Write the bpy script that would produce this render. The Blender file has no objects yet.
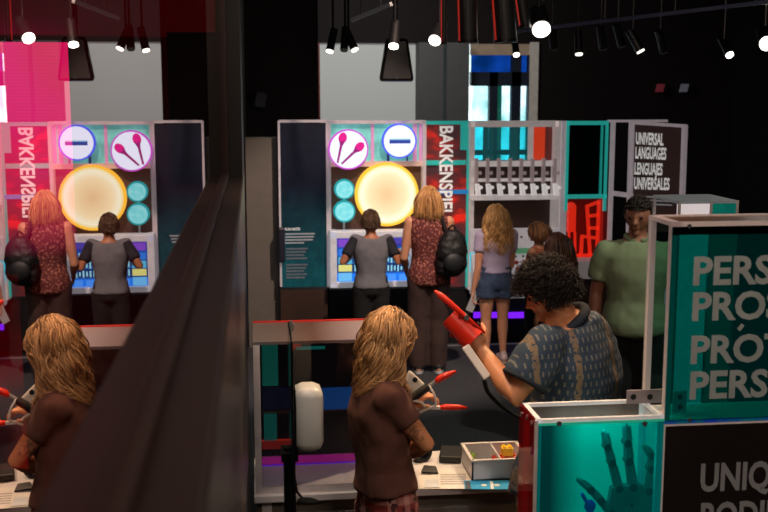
import bpy, bmesh, math, random
from mathutils import Vector as V, Matrix, noise
rnd = random.Random(7)
sc = bpy.context.scene
COL = sc.collection
PI = math.pi
R = math.radians
# ------------------------------------------------------------------ camera
F = 1067.0; H = 2.42; YAW = R(6.9); PITCH = R(8.74)
RIGHT = V((math.cos(YAW), -math.sin(YAW), 0))
FWD = V((math.sin(YAW)*math.cos(PITCH), math.cos(YAW)*math.cos(PITCH), -math.sin(PITCH)))
UP = RIGHT.cross(FWD)
CAM = V((0, 0, H))
def ray(px, py):
    return RIGHT*((px-384)/F) + FWD + UP*((256-py)/F)
def P(px, py, Y):            # point of the room seen there, on the plane y = Y
    d = ray(px, py); return CAM + d*(Y/d.y)
def PX(px, py, X):
    d = ray(px, py); return CAM + d*(X/d.x)
def PZ(px, py, z=0.0):
    d = ray(px, py); return CAM + d*((z-H)/d.z)
cd = bpy.data.cameras.new('camera'); cam = bpy.data.objects.new('camera', cd); COL.objects.link(cam)
M = Matrix((RIGHT, UP, -FWD)).transposed().to_4x4(); M.translation = CAM
cam.matrix_world = M
cd.sensor_width = 36; cd.lens = F/768*36; cd.clip_start = .02
cd.dof.use_dof = True; cd.dof.focus_distance = 5.0; cd.dof.aperture_fstop = 4.5
sc.camera = cam

# ------------------------------------------------------------------ materials
def lin(c):
    f = lambda x: x/12.92 if x <= .04045 else ((x+.055)/1.055)**2.4
    return tuple(f(x/255) for x in c[:3]) + (1,)
def newmat(name):
    m = bpy.data.materials.new(name); m.use_nodes = True
    nt = m.node_tree; nt.nodes.clear()
    out = nt.nodes.new('ShaderNodeOutputMaterial')
    return m, nt, out
def N(nt, t, **kw):
    n = nt.nodes.new(t)
    for k, v in kw.items():
        if k in n.inputs: n.inputs[k].default_value = v
        else: setattr(n, k, v)
    return n
def mat(name, rgb, rough=.6, metal=0, emit=None, es=0, vary=.15, scale=12, bump=0, bscale=80, sheen=0):
    m, nt, out = newmat(name); L = nt.links
    b = N(nt, 'ShaderNodeBsdfPrincipled')
    b.inputs['Roughness'].default_value = rough; b.inputs['Metallic'].default_value = metal
    tc = N(nt, 'ShaderNodeTexCoord'); no = N(nt, 'ShaderNodeTexNoise', Scale=scale, Detail=4.0)
    L.new(tc.outputs['Object'], no.inputs['Vector'])
    r = N(nt, 'ShaderNodeValToRGB'); c = lin(rgb)
    r.color_ramp.elements[0].position = .3; r.color_ramp.elements[1].position = .7
    r.color_ramp.elements[0].color = tuple(x*(1-vary) for x in c[:3])+(1,)
    r.color_ramp.elements[1].color = tuple(min(1, x*(1+vary)) for x in c[:3])+(1,)
    L.new(no.outputs['Fac'], r.inputs['Fac']); L.new(r.outputs['Color'], b.inputs['Base Color'])
    if emit: b.inputs['Emission Color'].default_value = lin(emit); b.inputs['Emission Strength'].default_value = es
    if bump:
        n2 = N(nt, 'ShaderNodeTexNoise', Scale=bscale, Detail=3.0); L.new(tc.outputs['Object'], n2.inputs['Vector'])
        bp = N(nt, 'ShaderNodeBump', Strength=bump, Distance=.01); L.new(n2.outputs['Fac'], bp.inputs['Height']); L.new(bp.outputs['Normal'], b.inputs['Normal'])
    if sheen: b.inputs['Sheen Weight'].default_value = sheen
    L.new(b.outputs[0], out.inputs[0]); return m
def glow(name, rgb, s, rgb2=None, scale=8):
    m, nt, out = newmat(name); L = nt.links
    e = N(nt, 'ShaderNodeEmission', Strength=s); e.inputs['Color'].default_value = lin(rgb)
    if rgb2:
        tc = N(nt, 'ShaderNodeTexCoord'); no = N(nt, 'ShaderNodeTexNoise', Scale=scale, Detail=2.0); L.new(tc.outputs['Object'], no.inputs['Vector'])
        r = N(nt, 'ShaderNodeValToRGB'); r.color_ramp.elements[0].position = .4; r.color_ramp.elements[1].position = .6
        r.color_ramp.elements[0].color = lin(rgb); r.color_ramp.elements[1].color = lin(rgb2)
        L.new(no.outputs['Fac'], r.inputs['Fac']); L.new(r.outputs['Color'], e.inputs['Color'])
    L.new(e.outputs[0], out.inputs[0]); return m
def acrylic(name, rgb, gloss=.08, emit=0, clear=None):
    """tinted see-through sheet with a faint sheen"""
    m, nt, out = newmat(name); L = nt.links
    t = N(nt, 'ShaderNodeBsdfTransparent'); t.inputs['Color'].default_value = lin(rgb) if clear is None else tuple(clear)+(1,)
    g = N(nt, 'ShaderNodeBsdfGlossy', Roughness=.03); g.inputs['Color'].default_value = (.9, .9, .9, 1)
    mx = N(nt, 'ShaderNodeMixShader', Fac=gloss)
    L.new(t.outputs[0], mx.inputs[1]); L.new(g.outputs[0], mx.inputs[2])
    last = mx.outputs[0]
    if emit:
        e = N(nt, 'ShaderNodeEmission', Strength=emit); e.inputs['Color'].default_value = lin(rgb)
        a = N(nt, 'ShaderNodeAddShader'); L.new(last, a.inputs[0]); L.new(e.outputs[0], a.inputs[1]); last = a.outputs[0]
    L.new(last, out.inputs[0]); return m

# ------------------------------------------------------------------ mesh builder (world coordinates in, local meshes out)
WORLD = {}; PENDING = []
def finish():      # turn every bevel / remesh into plain mesh data in one go
    dg = bpy.context.evaluated_depsgraph_get(); dg.update(); done = []
    for o, wr, sm in PENDING: done.append((o, wr, sm, bpy.data.meshes.new_from_object(o.evaluated_get(dg))))
    for o, wr, sm, me in done:
        old = o.data; o.modifiers.clear(); nm = old.name; m = old.materials[0]; o.data = me; bpy.data.meshes.remove(old); me.name = nm
        if not me.materials: me.materials.append(m)
        if wr:
            a, sx, sz = wr
            for v in me.vertices:
                p = v.co; q = V((p.x*sx, p.y*sx, p.z*sz))
                v.co = p + v.normal*(noise.noise(q)*a + noise.noise(q*2.3+V((3,1,7)))*a*.5)
            me.update()
        if sm: me.polygons.foreach_set('use_smooth', [True]*len(me.polygons))
class MB:
    def __init__(s): s.v = []; s.f = []; s.t = []; s.tint = 0.0
    def add(s, vs, fs):
        o = len(s.v); s.v += [V(p) for p in vs]; s.t += [s.tint]*len(vs); s.f += [tuple(i+o for i in f) for f in fs]; return s
    def hexa(s, p):     # 4 bottom (ccw), 4 top
        return s.add(p, [(3,2,1,0),(4,5,6,7),(0,1,5,4),(1,2,6,5),(2,3,7,6),(3,0,4,7)])
    def box(s, a, b):   # opposite corners
        x0,x1 = sorted((a[0],b[0])); y0,y1 = sorted((a[1],b[1])); z0,z1 = sorted((a[2],b[2]))
        return s.hexa([(x0,y0,z0),(x1,y0,z0),(x1,y1,z0),(x0,y1,z0),(x0,y0,z1),(x1,y0,z1),(x1,y1,z1),(x0,y1,z1)])
    def obox(s, c, ax, ay, az):  # centre and half-axis vectors
        c, ax, ay, az = V(c), V(ax), V(ay), V(az)
        return s.hexa([c-ax-ay-az, c+ax-ay-az, c+ax+ay-az, c-ax+ay-az, c-ax-ay+az, c+ax-ay+az, c+ax+ay+az, c-ax+ay+az])
    def bar(s, a, b, w, d=None, n=(0,1,0)):   # rectangular bar a->b, width w across, depth d along n
        a, b, n = V(a), V(b), V(n); d = w if d is None else d
        u = (b-a).normalized(); q = u.cross(n).normalized(); n = q.cross(u).normalized()
        return s.obox((a+b)/2, q*(w/2), n*(d/2), (b-a)/2)
    def rings(s, rings, closed=True, cap=True):
        n = len(rings[0]); vs = [p for r in rings for p in r]; fs = []
        for k in range(len(rings)-1):
            for i in range(n):
                j = (i+1) % n; fs.append((k*n+i, k*n+j, (k+1)*n+j, (k+1)*n+i))
        if cap:
            fs.append(tuple(range(n-1, -1, -1))); fs.append(tuple(range((len(rings)-1)*n, len(rings)*n)))
        return s.add(vs, fs)
    def tube(s, path, rad, n=10, flat=None, cap=True):
        path = [V(p) for p in path]; m = len(path)
        if not hasattr(rad, '__len__'): rad = [rad]*m
        t = [(path[min(i+1, m-1)]-path[max(i-1, 0)]).normalized() for i in range(m)]
        ref = V((0,0,1)) if abs(t[0].z) < .9 else V((1,0,0))
        if flat is not None: ref = V(flat[0])
        q = t[0].cross(ref).normalized(); rings = []
        for i in range(m):
            q = (q - t[i]*q.dot(t[i])).normalized(); w = t[i].cross(q)
            k = flat[1] if flat is not None else 1
            rings.append([path[i] + q*math.cos(2*PI*j/n)*rad[i] + w*math.sin(2*PI*j/n)*rad[i]*k for j in range(n)])
        return s.rings(rings, cap=cap)
    def limb(s, path, rad, n=14):
        s.tube(path, rad, n)
        s.ball(path[0], rad[0]*.995); s.ball(path[-1], rad[-1]*.995); return s
    def ball(s, c, r, n=14, m=10):
        r3 = r if hasattr(r, '__len__') else (r, r, r)
        return s.ell(c, V((1,0,0))*r3[0], V((0,1,0))*r3[1], V((0,0,1))*r3[2], n, m)
    def ell(s, c, ax, ay, az, n=14, m=10, fn=None):
        c, ax, ay, az = V(c), V(ax), V(ay), V(az)
        vs = []; fs = []
        f = fn or (lambda x, y, z: (x, y, z))
        def pt(x, y, z):
            x, y, z = f(x, y, z); return c+ax*x+ay*y+az*z
        vs.append(pt(0,0,-1))
        for k in range(1, m):
            ph = -PI/2 + PI*k/m
            for i in range(n):
                th = 2*PI*i/n; vs.append(pt(math.cos(ph)*math.cos(th), math.cos(ph)*math.sin(th), math.sin(ph)))
        vs.append(pt(0,0,1)); top = len(vs)-1
        for i in range(n):
            j = (i+1) % n; fs.append((0, 1+j, 1+i)); fs.append((top, 1+(m-2)*n+i, 1+(m-2)*n+j))
            for k in range(m-2): fs.append((1+k*n+i, 1+k*n+j, 1+(k+1)*n+j, 1+(k+1)*n+i))
        return s.add(vs, fs)
    def disc(s, c, r, nrm, thick=.01, n=40, rx=None):   # round plate, axis nrm, front at c
        nrm = V(nrm).normalized(); u = nrm.cross(V((0,0,1)))
        if u.length < .1: u = V((1,0,0))
        u.normalize(); w = u.cross(nrm); c = V(c)
        ring = lambda o, q: [c - nrm*o + (u*math.cos(2*PI*i/n) + w*math.sin(2*PI*i/n))*q for i in range(n)]
        return s.rings([ring(0, r), ring(thick, r)])
    def ringplate(s, c, r0, r1, nrm, thick=.01, n=40):
        nrm = V(nrm).normalized(); u = nrm.cross(V((0,0,1)))
        if u.length < .1: u = V((1,0,0))
        u.normalize(); w = u.cross(nrm); c = V(c)
        ring = lambda o, q: [c - nrm*o + (u*math.cos(2*PI*i/n) + w*math.sin(2*PI*i/n))*q for i in range(n)]
        rs = [ring(0, r0), ring(0, r1), ring(thick, r1), ring(thick, r0), ring(0, r0)]
        return s.rings(rs, cap=False)
    def prism(s, pts, off):     # polygon pushed along off
        off = V(off); pts = [V(p) for p in pts]; n = len(pts)
        return s.add(pts + [p+off for p in pts], [tuple(range(n)), tuple(range(2*n-1, n-1, -1))] + [((i+1) % n, i, n+i, n+(i+1) % n) for i in range(n)])
    def build(s, name, m, parent=None, smooth=False, bevel=0, voxel=0, smooth_it=0, crease=0, origin=None, wrinkle=0):
        me = bpy.data.meshes.new(name)
        base = V((0,0,0))
        if parent is None:
            xs = [p.x for p in s.v]; ys = [p.y for p in s.v]; zs = [p.z for p in s.v]
            base = V(((min(xs)+max(xs))/2, (min(ys)+max(ys))/2, min(zs))) if origin is None else V(origin)
        else:
            base = WORLD[parent.name]
        me.from_pydata([p-base for p in s.v], [], s.f); me.update()
        bm = bmesh.new(); bm.from_mesh(me); bmesh.ops.recalc_face_normals(bm, faces=bm.faces); bm.to_mesh(me); bm.free()
        if any(s.t):
            a = me.attributes.new('tint', 'FLOAT', 'POINT')
            for i, x in enumerate(s.t): a.data[i].value = x
        o = bpy.data.objects.new(name, me); COL.objects.link(o)
        if bevel:
            b = o.modifiers.new('b', 'BEVEL'); b.width = bevel; b.segments = 2; b.limit_method = 'ANGLE'; b.angle_limit = R(50)
        if voxel:
            r = o.modifiers.new('r', 'REMESH'); r.mode = 'VOXEL'; r.voxel_size = voxel
        if smooth_it:
            q = o.modifiers.new('s', 'SMOOTH'); q.factor = .5; q.iterations = smooth_it
        if bevel or voxel or smooth_it: PENDING.append((o, wrinkle, smooth))
        elif smooth:
            for p in me.polygons: p.use_smooth = True
        me.materials.append(m)
        if parent: o.parent = parent
        else: o.location = base
        WORLD[o.name] = base
        return o
def empty(name, loc, label=None, cat=None, group=None, kind=None):
    o = bpy.data.objects.new(name, None); COL.objects.link(o); o.location = V(loc); o.empty_display_size = .1
    WORLD[o.name] = V(loc); tag(o, label, cat, group, kind); return o
def tag(o, label=None, cat=None, group=None, kind=None):
    if label: o['label'] = label
    if cat: o['category'] = cat
    if group: o['group'] = group
    if kind: o['kind'] = kind
    return o
def struct(o): o['kind'] = 'structure'; return o
def copy_tree(o, loc):
    c = o.copy(); COL.objects.link(c); c.location = V(loc); WORLD[c.name] = V(loc)
    for ch in o.children:
        d = ch.copy(); COL.objects.link(d); d.parent = c
        for g in ch.children:
            e = g.copy(); COL.objects.link(e); e.parent = d
    return c
def text(name, body, m, parent, org, right, up, capH, width=None, bold=.0, label=None, ref=None):
    """flat lettering: org = lower left of the first line, right/up = unit directions, capH = capital height"""
    cu = bpy.data.curves.new(name, 'FONT'); cu.body = body; cu.size = 1; cu.offset = bold; cu.resolution_u = 3
    o = bpy.data.objects.new(name, cu); me = bpy.data.meshes.new_from_object(o); bpy.data.objects.remove(o)
    co = [v.co.copy() for v in me.vertices]; fs = [tuple(p.vertices) for p in me.polygons]
    x0 = min(c.x for c in co); x1 = max(c.x for c in co)
    k = capH/.73; kx = (width/(x1-x0)) if width else k
    if ref:      # ref = (letters, their width): sets the condensing of the whole line
        cu2 = bpy.data.curves.new(name, 'FONT'); cu2.body = ref[0]; cu2.size = 1; cu2.offset = bold
        o2 = bpy.data.objects.new(name, cu2); m2 = bpy.data.meshes.new_from_object(o2); bpy.data.objects.remove(o2)
        kx = ref[1]/(max(v.co.x for v in m2.vertices)-min(v.co.x for v in m2.vertices)); bpy.data.meshes.remove(m2)
    right, up, org = V(right).normalized(), V(up).normalized(), V(org)
    mb = MB(); mb.add([org + right*((c.x-x0)*kx) + up*(c.y*k) for c in co], fs)
    bpy.data.meshes.remove(me)
    ob = mb.build(name, m, parent)
    if label: ob['label'] = label
    return ob
# ================================================================== setting
m_carpet = mat('black_carpet', (54,54,60), .95, vary=.5, scale=60, bump=.5, bscale=180)
m_black = mat('black_paint', (15,14,17), .9)
m_blackred = mat('brown_black_paint', (26,13,15), .9)
m_white = mat('white_frame_paint', (205,198,200), .4)
m_darkmetal = mat('black_metal', (22,22,25), .4, .6)
m_silver = mat('screw_steel', (190,190,195), .25, .9)
m_pillar = mat('grey_pillar_paint', (96,92,92), .8, vary=.04)
def pbox(mb, x0, y0, x1, y1, Y, d):
    a = P(x0, (y0+y1)/2, Y).x; b = P(x1, (y0+y1)/2, Y).x
    zt = P((x0+x1)/2, y0, Y).z; zb = P((x0+x1)/2, y1, Y).z
    return mb.box((a, Y, zb), (b, Y+d, zt))
struct(MB().box((-3,-2.2,-.1),(6.2,13.6,0)).build('floor', m_carpet))
struct(MB().box((-3,-2.2,4.3),(6.2,13.6,4.4)).build('ceiling', m_black))
struct(MB().box((6.1,-2.2,0),(6.2,13.6,4.3)).build('wall_right', m_black))
struct(MB().box((-3,-2.2,0),(6.1,-2.1,4.3)).build('wall_front', m_black))
YB = 13.2
xl = P(320,90,YB).x; xw = P(416,90,YB).x; xv0 = P(471,90,YB).x; xv1 = P(529,90,YB).x; ztop = P(370,43,YB).z; xend = P(537,90,YB).x
b = MB(); b.box((-.4,YB,0),(xl,YB+.12,4.3)); b.box((xl,YB,ztop),(6.1,YB+.12,4.3)); b.box((xend,YB,0),(6.1,YB+.12,ztop))
struct(b.build('wall_back', m_blackred))
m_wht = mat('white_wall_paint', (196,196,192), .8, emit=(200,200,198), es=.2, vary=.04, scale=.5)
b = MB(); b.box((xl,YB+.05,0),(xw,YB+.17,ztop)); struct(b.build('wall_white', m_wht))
# red edge at the white wall's left end
struct(MB().box((xl-.03,YB-.02,0),(xl,YB+.05,ztop)).build('trim_1', mat('dark_red_trim', (110,20,22), .5)))
b = MB(); b.box((xw,YB-.25,0),(P(443,90,YB-.25).x,YB+.1,ztop)); struct(b.build('pillar', m_pillar))
b = MB(); b.box((P(447,90,YB-.25).x,YB-.25,0),(P(469,90,YB-.25).x,YB+.1,ztop)); struct(b.build('pillar', m_pillar))
# glazed doors behind the levers
win = struct(empty('window_1', (xv0,YB,0)))
fr = MB()
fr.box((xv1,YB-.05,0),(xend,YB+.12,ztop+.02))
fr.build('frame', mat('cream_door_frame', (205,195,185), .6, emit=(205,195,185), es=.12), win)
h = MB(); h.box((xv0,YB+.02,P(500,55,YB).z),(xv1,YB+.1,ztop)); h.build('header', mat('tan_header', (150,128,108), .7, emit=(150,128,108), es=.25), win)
mu = MB()
pbox(mu, 471,72,529,86,YB,.1); pbox(mu, 488,72,496,330,YB,.1); pbox(mu, 510,55,519,330,YB,.1); pbox(mu,526,55,530,330,YB,.1)
pbox(mu,470,150,529,155,YB,.1)
mu.build('mullion', mat('dark_blue_mullion', (28,40,58), .5), win)
g = MB(); pbox(g,471,72,529,330,YB+.06,.01); g.build('pane', acrylic('clear_window_glass', (225,240,245), .06), win)
g = MB(); pbox(g,471,55,529,73,YB+.06,.01); g.build('transom_pane', acrylic('blue_transom_glass', (60,110,170), .06), win)
b = MB(); pbox(b,488,76,500,330,YB+.5,.1); b.build('green_post', mat('green_post', (40,120,100), .5, emit=(30,130,105), es=.4), win)
m_out, nt, out = newmat('daylight_outdoors')
tc = N(nt,'ShaderNodeTexCoord'); no = N(nt,'ShaderNodeTexNoise', Scale=2.2, Detail=5.0); nt.links.new(tc.outputs['Object'], no.inputs['Vector'])
r = N(nt,'ShaderNodeValToRGB'); r.color_ramp.elements[0].position=.35; r.color_ramp.elements[1].position=.6
r.color_ramp.elements[0].color=lin((120,170,160)); r.color_ramp.elements[1].color=lin((235,248,255))
e = N(nt,'ShaderNodeEmission', Strength=2.6); nt.links.new(no.outputs['Fac'], r.inputs['Fac']); nt.links.new(r.outputs['Color'], e.inputs['Color']); nt.links.new(e.outputs[0], out.inputs[0])
o = MB().box((xv0-.8,YB+1.6,-.1),(xv1+.8,YB+1.65,4)).build('outdoor_greenery', m_out); tag(o,'bright sunlit greenery outside the glazed doors','greenery',kind='structure')

# ---------------- left wall with the dark reflecting showcase window
m_wallface = mat('charcoal_wall_panel', (74,70,72), .35, vary=.1)
m_sill = mat('dark_brown_sill', (40,18,11), .5)
GX = -.12; FX = -.052; YE0, YE1 = .15, 4.55; YW = 5.35
zs = H-.352
b = MB(); b.box((-.2,-2.1,0),(FX,YW,zs-.03)); struct(b.build('wall_left', m_wallface))
b = MB(); b.box((-.6,YW,0),(-.35,13.2,4.3)); struct(b.build('wall_left_far', m_black))
b = MB(); b.box((-.35,YE1,zs-.03),(FX,YW,4.3)); struct(b.build('trim_2', mat('black_jamb', (17,12,13), .5)))
wn = struct(empty('window_2', (GX,2.3,zs)))
b = MB(); b.box((GX-.03,-2.1,zs-.03),(FX+.004,YE1,zs)); b.build('sill', m_sill, wn, bevel=.006)
b = MB(); b.box((GX-.02,-2.1,zs),(GX+.014,YE1,zs+.022)); b.build('bottom_rail', mat('brown_black_rail', (44,20,13), .55), wn, bevel=.004)
b = MB(); b.box((GX-.02,YE1-.07,zs+.022),(GX+.012,YE1,4.3)); b.build('jamb', mat('brown_jamb', (44,20,18), .45), wn)
m_mir, nt, out = newmat('dark_reflective_glass')
t = N(nt,'ShaderNodeBsdfTransparent'); t.inputs['Color'].default_value=(1,.75,.75,1)
gl = N(nt,'ShaderNodeBsdfGlossy', Roughness=.004); gl.inputs['Color'].default_value=(.93,.86,.86,1)
mx = N(nt,'ShaderNodeMixShader', Fac=.78); nt.links.new(t.outputs[0], mx.inputs[1]); nt.links.new(gl.outputs[0], mx.inputs[2]); nt.links.new(mx.outputs[0], out.inputs[0])
b = MB(); b.add([(GX,-2.1,zs),(GX,YE1,zs),(GX,YE1,4.3),(GX,-2.1,4.3)],[(0,1,2,3)]); b.build('pane', m_mir, wn)
# inside the showcase
m_in = mat('showcase_dark_red', (40,6,8), .8, emit=(120,4,8), es=.10)  # low emission stands in for red light inside the showcase
b = MB(); b.box((-2.6,-2.1,0),(-2.5,5.0,4.3)); b.box((-2.6,4.95,0),(-.2,5.05,4.3)); struct(b.build('wall_showcase', m_in))
b = MB(); b.box((-2.5,-2.1,.2),(-.2,4.95,.3)); struct(b.build('floor_showcase', mat('showcase_floor', (20,8,8), .8)))
zso = P(100,36,4.9).z
b = MB(); b.box((-2.5,2.2,zso),(-.15,4.94,zso+.3)); struct(b.build('trim_3', mat('red_emissive_soffit', (60,6,6), .8, emit=(140,10,8), es=.3, vary=.6, scale=2)))  # the red light on the soffit is its own emission
m_led, nt, out = newmat('magenta_led_grid')
tc = N(nt,'ShaderNodeTexCoord'); w1 = N(nt,'ShaderNodeTexWave', Scale=22.0); w1.bands_direction='Z'
no = N(nt,'ShaderNodeTexNoise', Scale=1.7, Detail=2.0)
nt.links.new(tc.outputs['Object'], w1.inputs['Vector']); nt.links.new(tc.outputs['Object'], no.inputs['Vector'])
r = N(nt,'ShaderNodeValToRGB'); r.color_ramp.elements[0].position=.38; r.color_ramp.elements[1].position=.62
r.color_ramp.elements[0].color=lin((205,10,50)); r.color_ramp.elements[1].color=lin((225,20,125))
nt.links.new(no.outputs['Fac'], r.inputs['Fac'])
mt = N(nt,'ShaderNodeMath', operation='MULTIPLY_ADD'); mt.inputs[1].default_value=.5; mt.inputs[2].default_value=3.6
nt.links.new(w1.outputs['Fac'], mt.inputs[0])
e = N(nt,'ShaderNodeEmission'); sp = N(nt,'ShaderNodeSeparateXYZ'); nt.links.new(tc.outputs['Generated'], sp.inputs[0])
mr = N(nt,'ShaderNodeMapRange'); mr.inputs[1].default_value=.02; mr.inputs[2].default_value=.5; nt.links.new(sp.outputs[2], mr.inputs[0])
m2_ = N(nt,'ShaderNodeMath', operation='MULTIPLY'); nt.links.new(mt.outputs[0], m2_.inputs[0]); nt.links.new(mr.outputs[0], m2_.inputs[1])
nt.links.new(r.outputs['Color'], e.inputs['Color']); nt.links.new(m2_.outputs[0], e.inputs['Strength']); nt.links.new(e.outputs[0], out.inputs[0])
led = empty('led_screen', V((P(35,230,4.8).x,4.85,.3)))
b = MB(); b.box((P(-60,100,4.8).x,4.8,P(35,262,4.8).z),(P(69,100,4.8).x,4.83,P(35,42,4.8).z)); b.build('screen', m_led, led)
b = MB(); b.box((P(0,100,4.83).x,4.83,.3),(P(20,100,4.83).x,4.9,P(35,264,4.83).z)); b.build('stand', m_black, led)
b = MB(); b.box((P(-62,100,4.83).x,4.83,P(35,265,4.83).z),(P(70,100,4.83).x,4.9,P(35,40,4.83).z)); b.build('housing', m_black, led)
b = MB(); b.box((P(-60,400,4.78).x,4.785,P(0,470,4.78).z),(P(24,400,4.78).x,4.795,P(0,275,4.78).z)); b.build('red_glow_strip', glow('deep_red_glow',(150,6,14),.9,(60,2,6),3), led)  # added glowing panel for the dim red low down, not a screen part
tag(led,'magenta LED screen glowing behind the dark glass at far left','screen')

# grey column left of the exhibits, black bulkhead over it
b = MB(); pbox(b,248,138,279,420,10.05,.25)
o = b.build('column', mat('taupe_column', (112,106,100), .8, vary=.04)); struct(o)
b = MB(); pbox(b,244,-60,318,137,10.6,.2); struct(b.build('bulkhead', m_blackred))
struct(MB().box((-.35,5.36,4.0),(-.09,10.6,4.3)).build('trim_4', m_black))

# ================================================================== exhibits along the back
YX = 9.9
E = lambda px, py, dy=0: P(px, py, YX+dy)
m_teal = acrylic('teal_acrylic', (60,190,175), .06, .02)
m_tealsolid = mat('teal_edge', (40,160,150), .3, emit=(40,165,155), es=.55)
m_wood = mat('brown_wood_base', (58,38,30), .6, vary=.3, scale=4)
m_txt = mat('white_lettering', (215,212,210), .6, emit=(215,212,210), es=.55)
m_txtdim = mat('pale_lettering', (150,150,155), .6, emit=(150,150,155), es=.35)
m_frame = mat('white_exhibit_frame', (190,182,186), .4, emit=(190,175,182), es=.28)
zf = 0.0
# A information panel
t = empty('information_panel', V((E(303,287).x, YX+.05, 0)))
m_info, nt, out = newmat('navy_teal_graphic')
tc = N(nt,'ShaderNodeTexCoord'); sp = N(nt,'ShaderNodeSeparateXYZ'); nt.links.new(tc.outputs['Generated'], sp.inputs[0])
r = N(nt,'ShaderNodeValToRGB'); r.color_ramp.elements[0].position=.05; r.color_ramp.elements[1].position=.62
r.color_ramp.elements[0].color=lin((16,70,78)); r.color_ramp.elements[1].color=lin((12,18,34)); nt.links.new(sp.outputs[2], r.inputs['Fac'])
no = N(nt,'ShaderNodeTexNoise', Scale=14.0); nt.links.new(tc.outputs['Object'], no.inputs['Vector'])
mm = N(nt,'ShaderNodeMixRGB', blend_type='OVERLAY'); mm.inputs[0].default_value=.6
nt.links.new(r.outputs['Color'], mm.inputs[1]); nt.links.new(no.outputs['Fac'], mm.inputs[2])
bs = N(nt,'ShaderNodeBsdfPrincipled', Roughness=.3); nt.links.new(mm.outputs[0], bs.inputs['Base Color']); nt.links.new(mm.outputs[0], bs.inputs['Emission Color']); bs.inputs['Emission Strength'].default_value=.45
nt.links.new(bs.outputs[0], out.inputs[0])
b = MB(); pbox(b,281,123,327,287,YX+.02,.05); b.build('panel', m_info, t)
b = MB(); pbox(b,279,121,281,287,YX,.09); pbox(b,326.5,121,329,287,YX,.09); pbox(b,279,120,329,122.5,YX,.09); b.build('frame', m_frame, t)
b = MB(); pbox(b,281.5,290,328,420,YX+.01,.3); b.build('base_cabinet', m_wood, t)
b = MB(); b.obox(E(281.5,245,-.03),(.03,0,0),(0,.03,0),(0,0,.165)); b.build('handle', mat('slate_handle',(40,42,58),.4), t, bevel=.015)
text('heading','ROR NATES',m_txt,t,E(285,230.5,.015),(1,0,0),(0,0,1),.026,width=.14,bold=.02)
b = MB()
for k,(x1) in enumerate((315,314,313,304)): pbox(b,285,233.2+k*3,x1,234.6+k*3,YX+.014,.004)
b.build('body_text', m_txtdim, t)
b = MB()
for k in range(10):
    if k != 4: pbox(b,286,248+k*3.2,308-(k*7%5),249.6+k*3.2,YX+.014,.004)
b.build('small_text', mat('dim_lettering',(95,100,110),.6,emit=(95,100,110),es=.25), t)
tag(t,'dark navy text panel with thin white frame left of the sound wall','panel')

# B sound wall
t = empty('sound_exhibit', V((E(376,287).x, YX+.1, 0)))
m_tealback = mat('backlit_teal', (95,170,160), .5, emit=(100,178,166), es=.55, vary=.5, scale=9)
b = MB(); pbox(b,329,124,424,163,YX+.08,.04); b.build('upper_panel', m_tealback, t)
m_pk = mat('pink_strip',(190,130,165),.5,emit=(190,130,165),es=.5)
for x0,x1 in ((371,374),(413,417),(419,422)):
    b = MB(); pbox(b,x0,124,x1,162,YX+.06,.015); b.build('pink_strip', m_pk, t)
b = MB()
for x0,x1 in ((387,389.5),(406.5,408)): pbox(b,x0,146,x1,166,YX+.05,.015)
b.build('bracket', mat('navy_bracket',(50,60,110),.5,emit=(50,60,110),es=.3), t)
b = MB(); pbox(b,329,166,424,231,YX+.1,.04); b.build('lower_panel', mat('brown_backboard',(70,44,34),.6,emit=(70,40,28),es=.3,vary=.3,scale=5), t)
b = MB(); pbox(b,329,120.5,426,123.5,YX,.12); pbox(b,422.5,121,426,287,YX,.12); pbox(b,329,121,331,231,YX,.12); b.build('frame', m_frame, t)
b = MB(); pbox(b,331,161.5,423,166.5,YX+.01,.1); b.build('crossbar', mat('tan_crossbar',(200,170,155),.5,emit=(200,165,150),es=.4), t)
b = MB(); pbox(b,330,289,424,420,YX+.1,.3); b.build('base_cabinet', m_black, t)
b = MB()
for y0,y1 in ((219,231),(196.5,203)): pbox(b,343,y0,345,y1,YX+.08,.015)
b.build('rod', m_white, t)
tag(t,'backlit teal and brown sound wall carrying glowing discs','exhibit')
# touchscreen desk
t = empty('touchscreen_console', V((E(371,287).x, YX-.1, E(371,287).z)))
b = MB()
pbox(b,330,231,337,287,YX-.16,.14); pbox(b,410,231,413,287,YX-.16,.14); pbox(b,330,231,413,238,YX-.16,.14); pbox(b,330,282,413,287.5,YX-.16,.14)
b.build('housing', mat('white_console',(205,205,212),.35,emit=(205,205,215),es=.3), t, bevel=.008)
m_scr, nt, out = newmat('blue_waveform_screen'); L=nt.links
tc = N(nt,'ShaderNodeTexCoord'); sp = N(nt,'ShaderNodeSeparateXYZ'); L.new(tc.outputs['Generated'], sp.inputs[0])
r = N(nt,'ShaderNodeValToRGB'); r.color_ramp.interpolation='CONSTANT'
els = [(0,(30,110,220)),(.2,(40,70,130)),(.24,(20,45,95)),(.42,(38,80,140)),(.46,(24,60,110)),(.62,(45,90,170)),(.66,(25,70,150)),(.82,(50,45,130)),(.86,(70,60,150))]
while len(r.color_ramp.elements) < len(els): r.color_ramp.elements.new(.5)
for q,(p_,c_) in zip(r.color_ramp.elements, els): q.position=p_; q.color=lin(c_)
L.new(sp.outputs[2], r.inputs['Fac'])
e = N(nt,'ShaderNodeEmission', Strength=1.3); L.new(r.outputs['Color'], e.inputs['Color']); L.new(e.outputs[0], out.inputs[0])
b = MB(); pbox(b,337,238,410,282,YX-.1,.02); scr = b.build('screen', m_scr, t)
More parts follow.
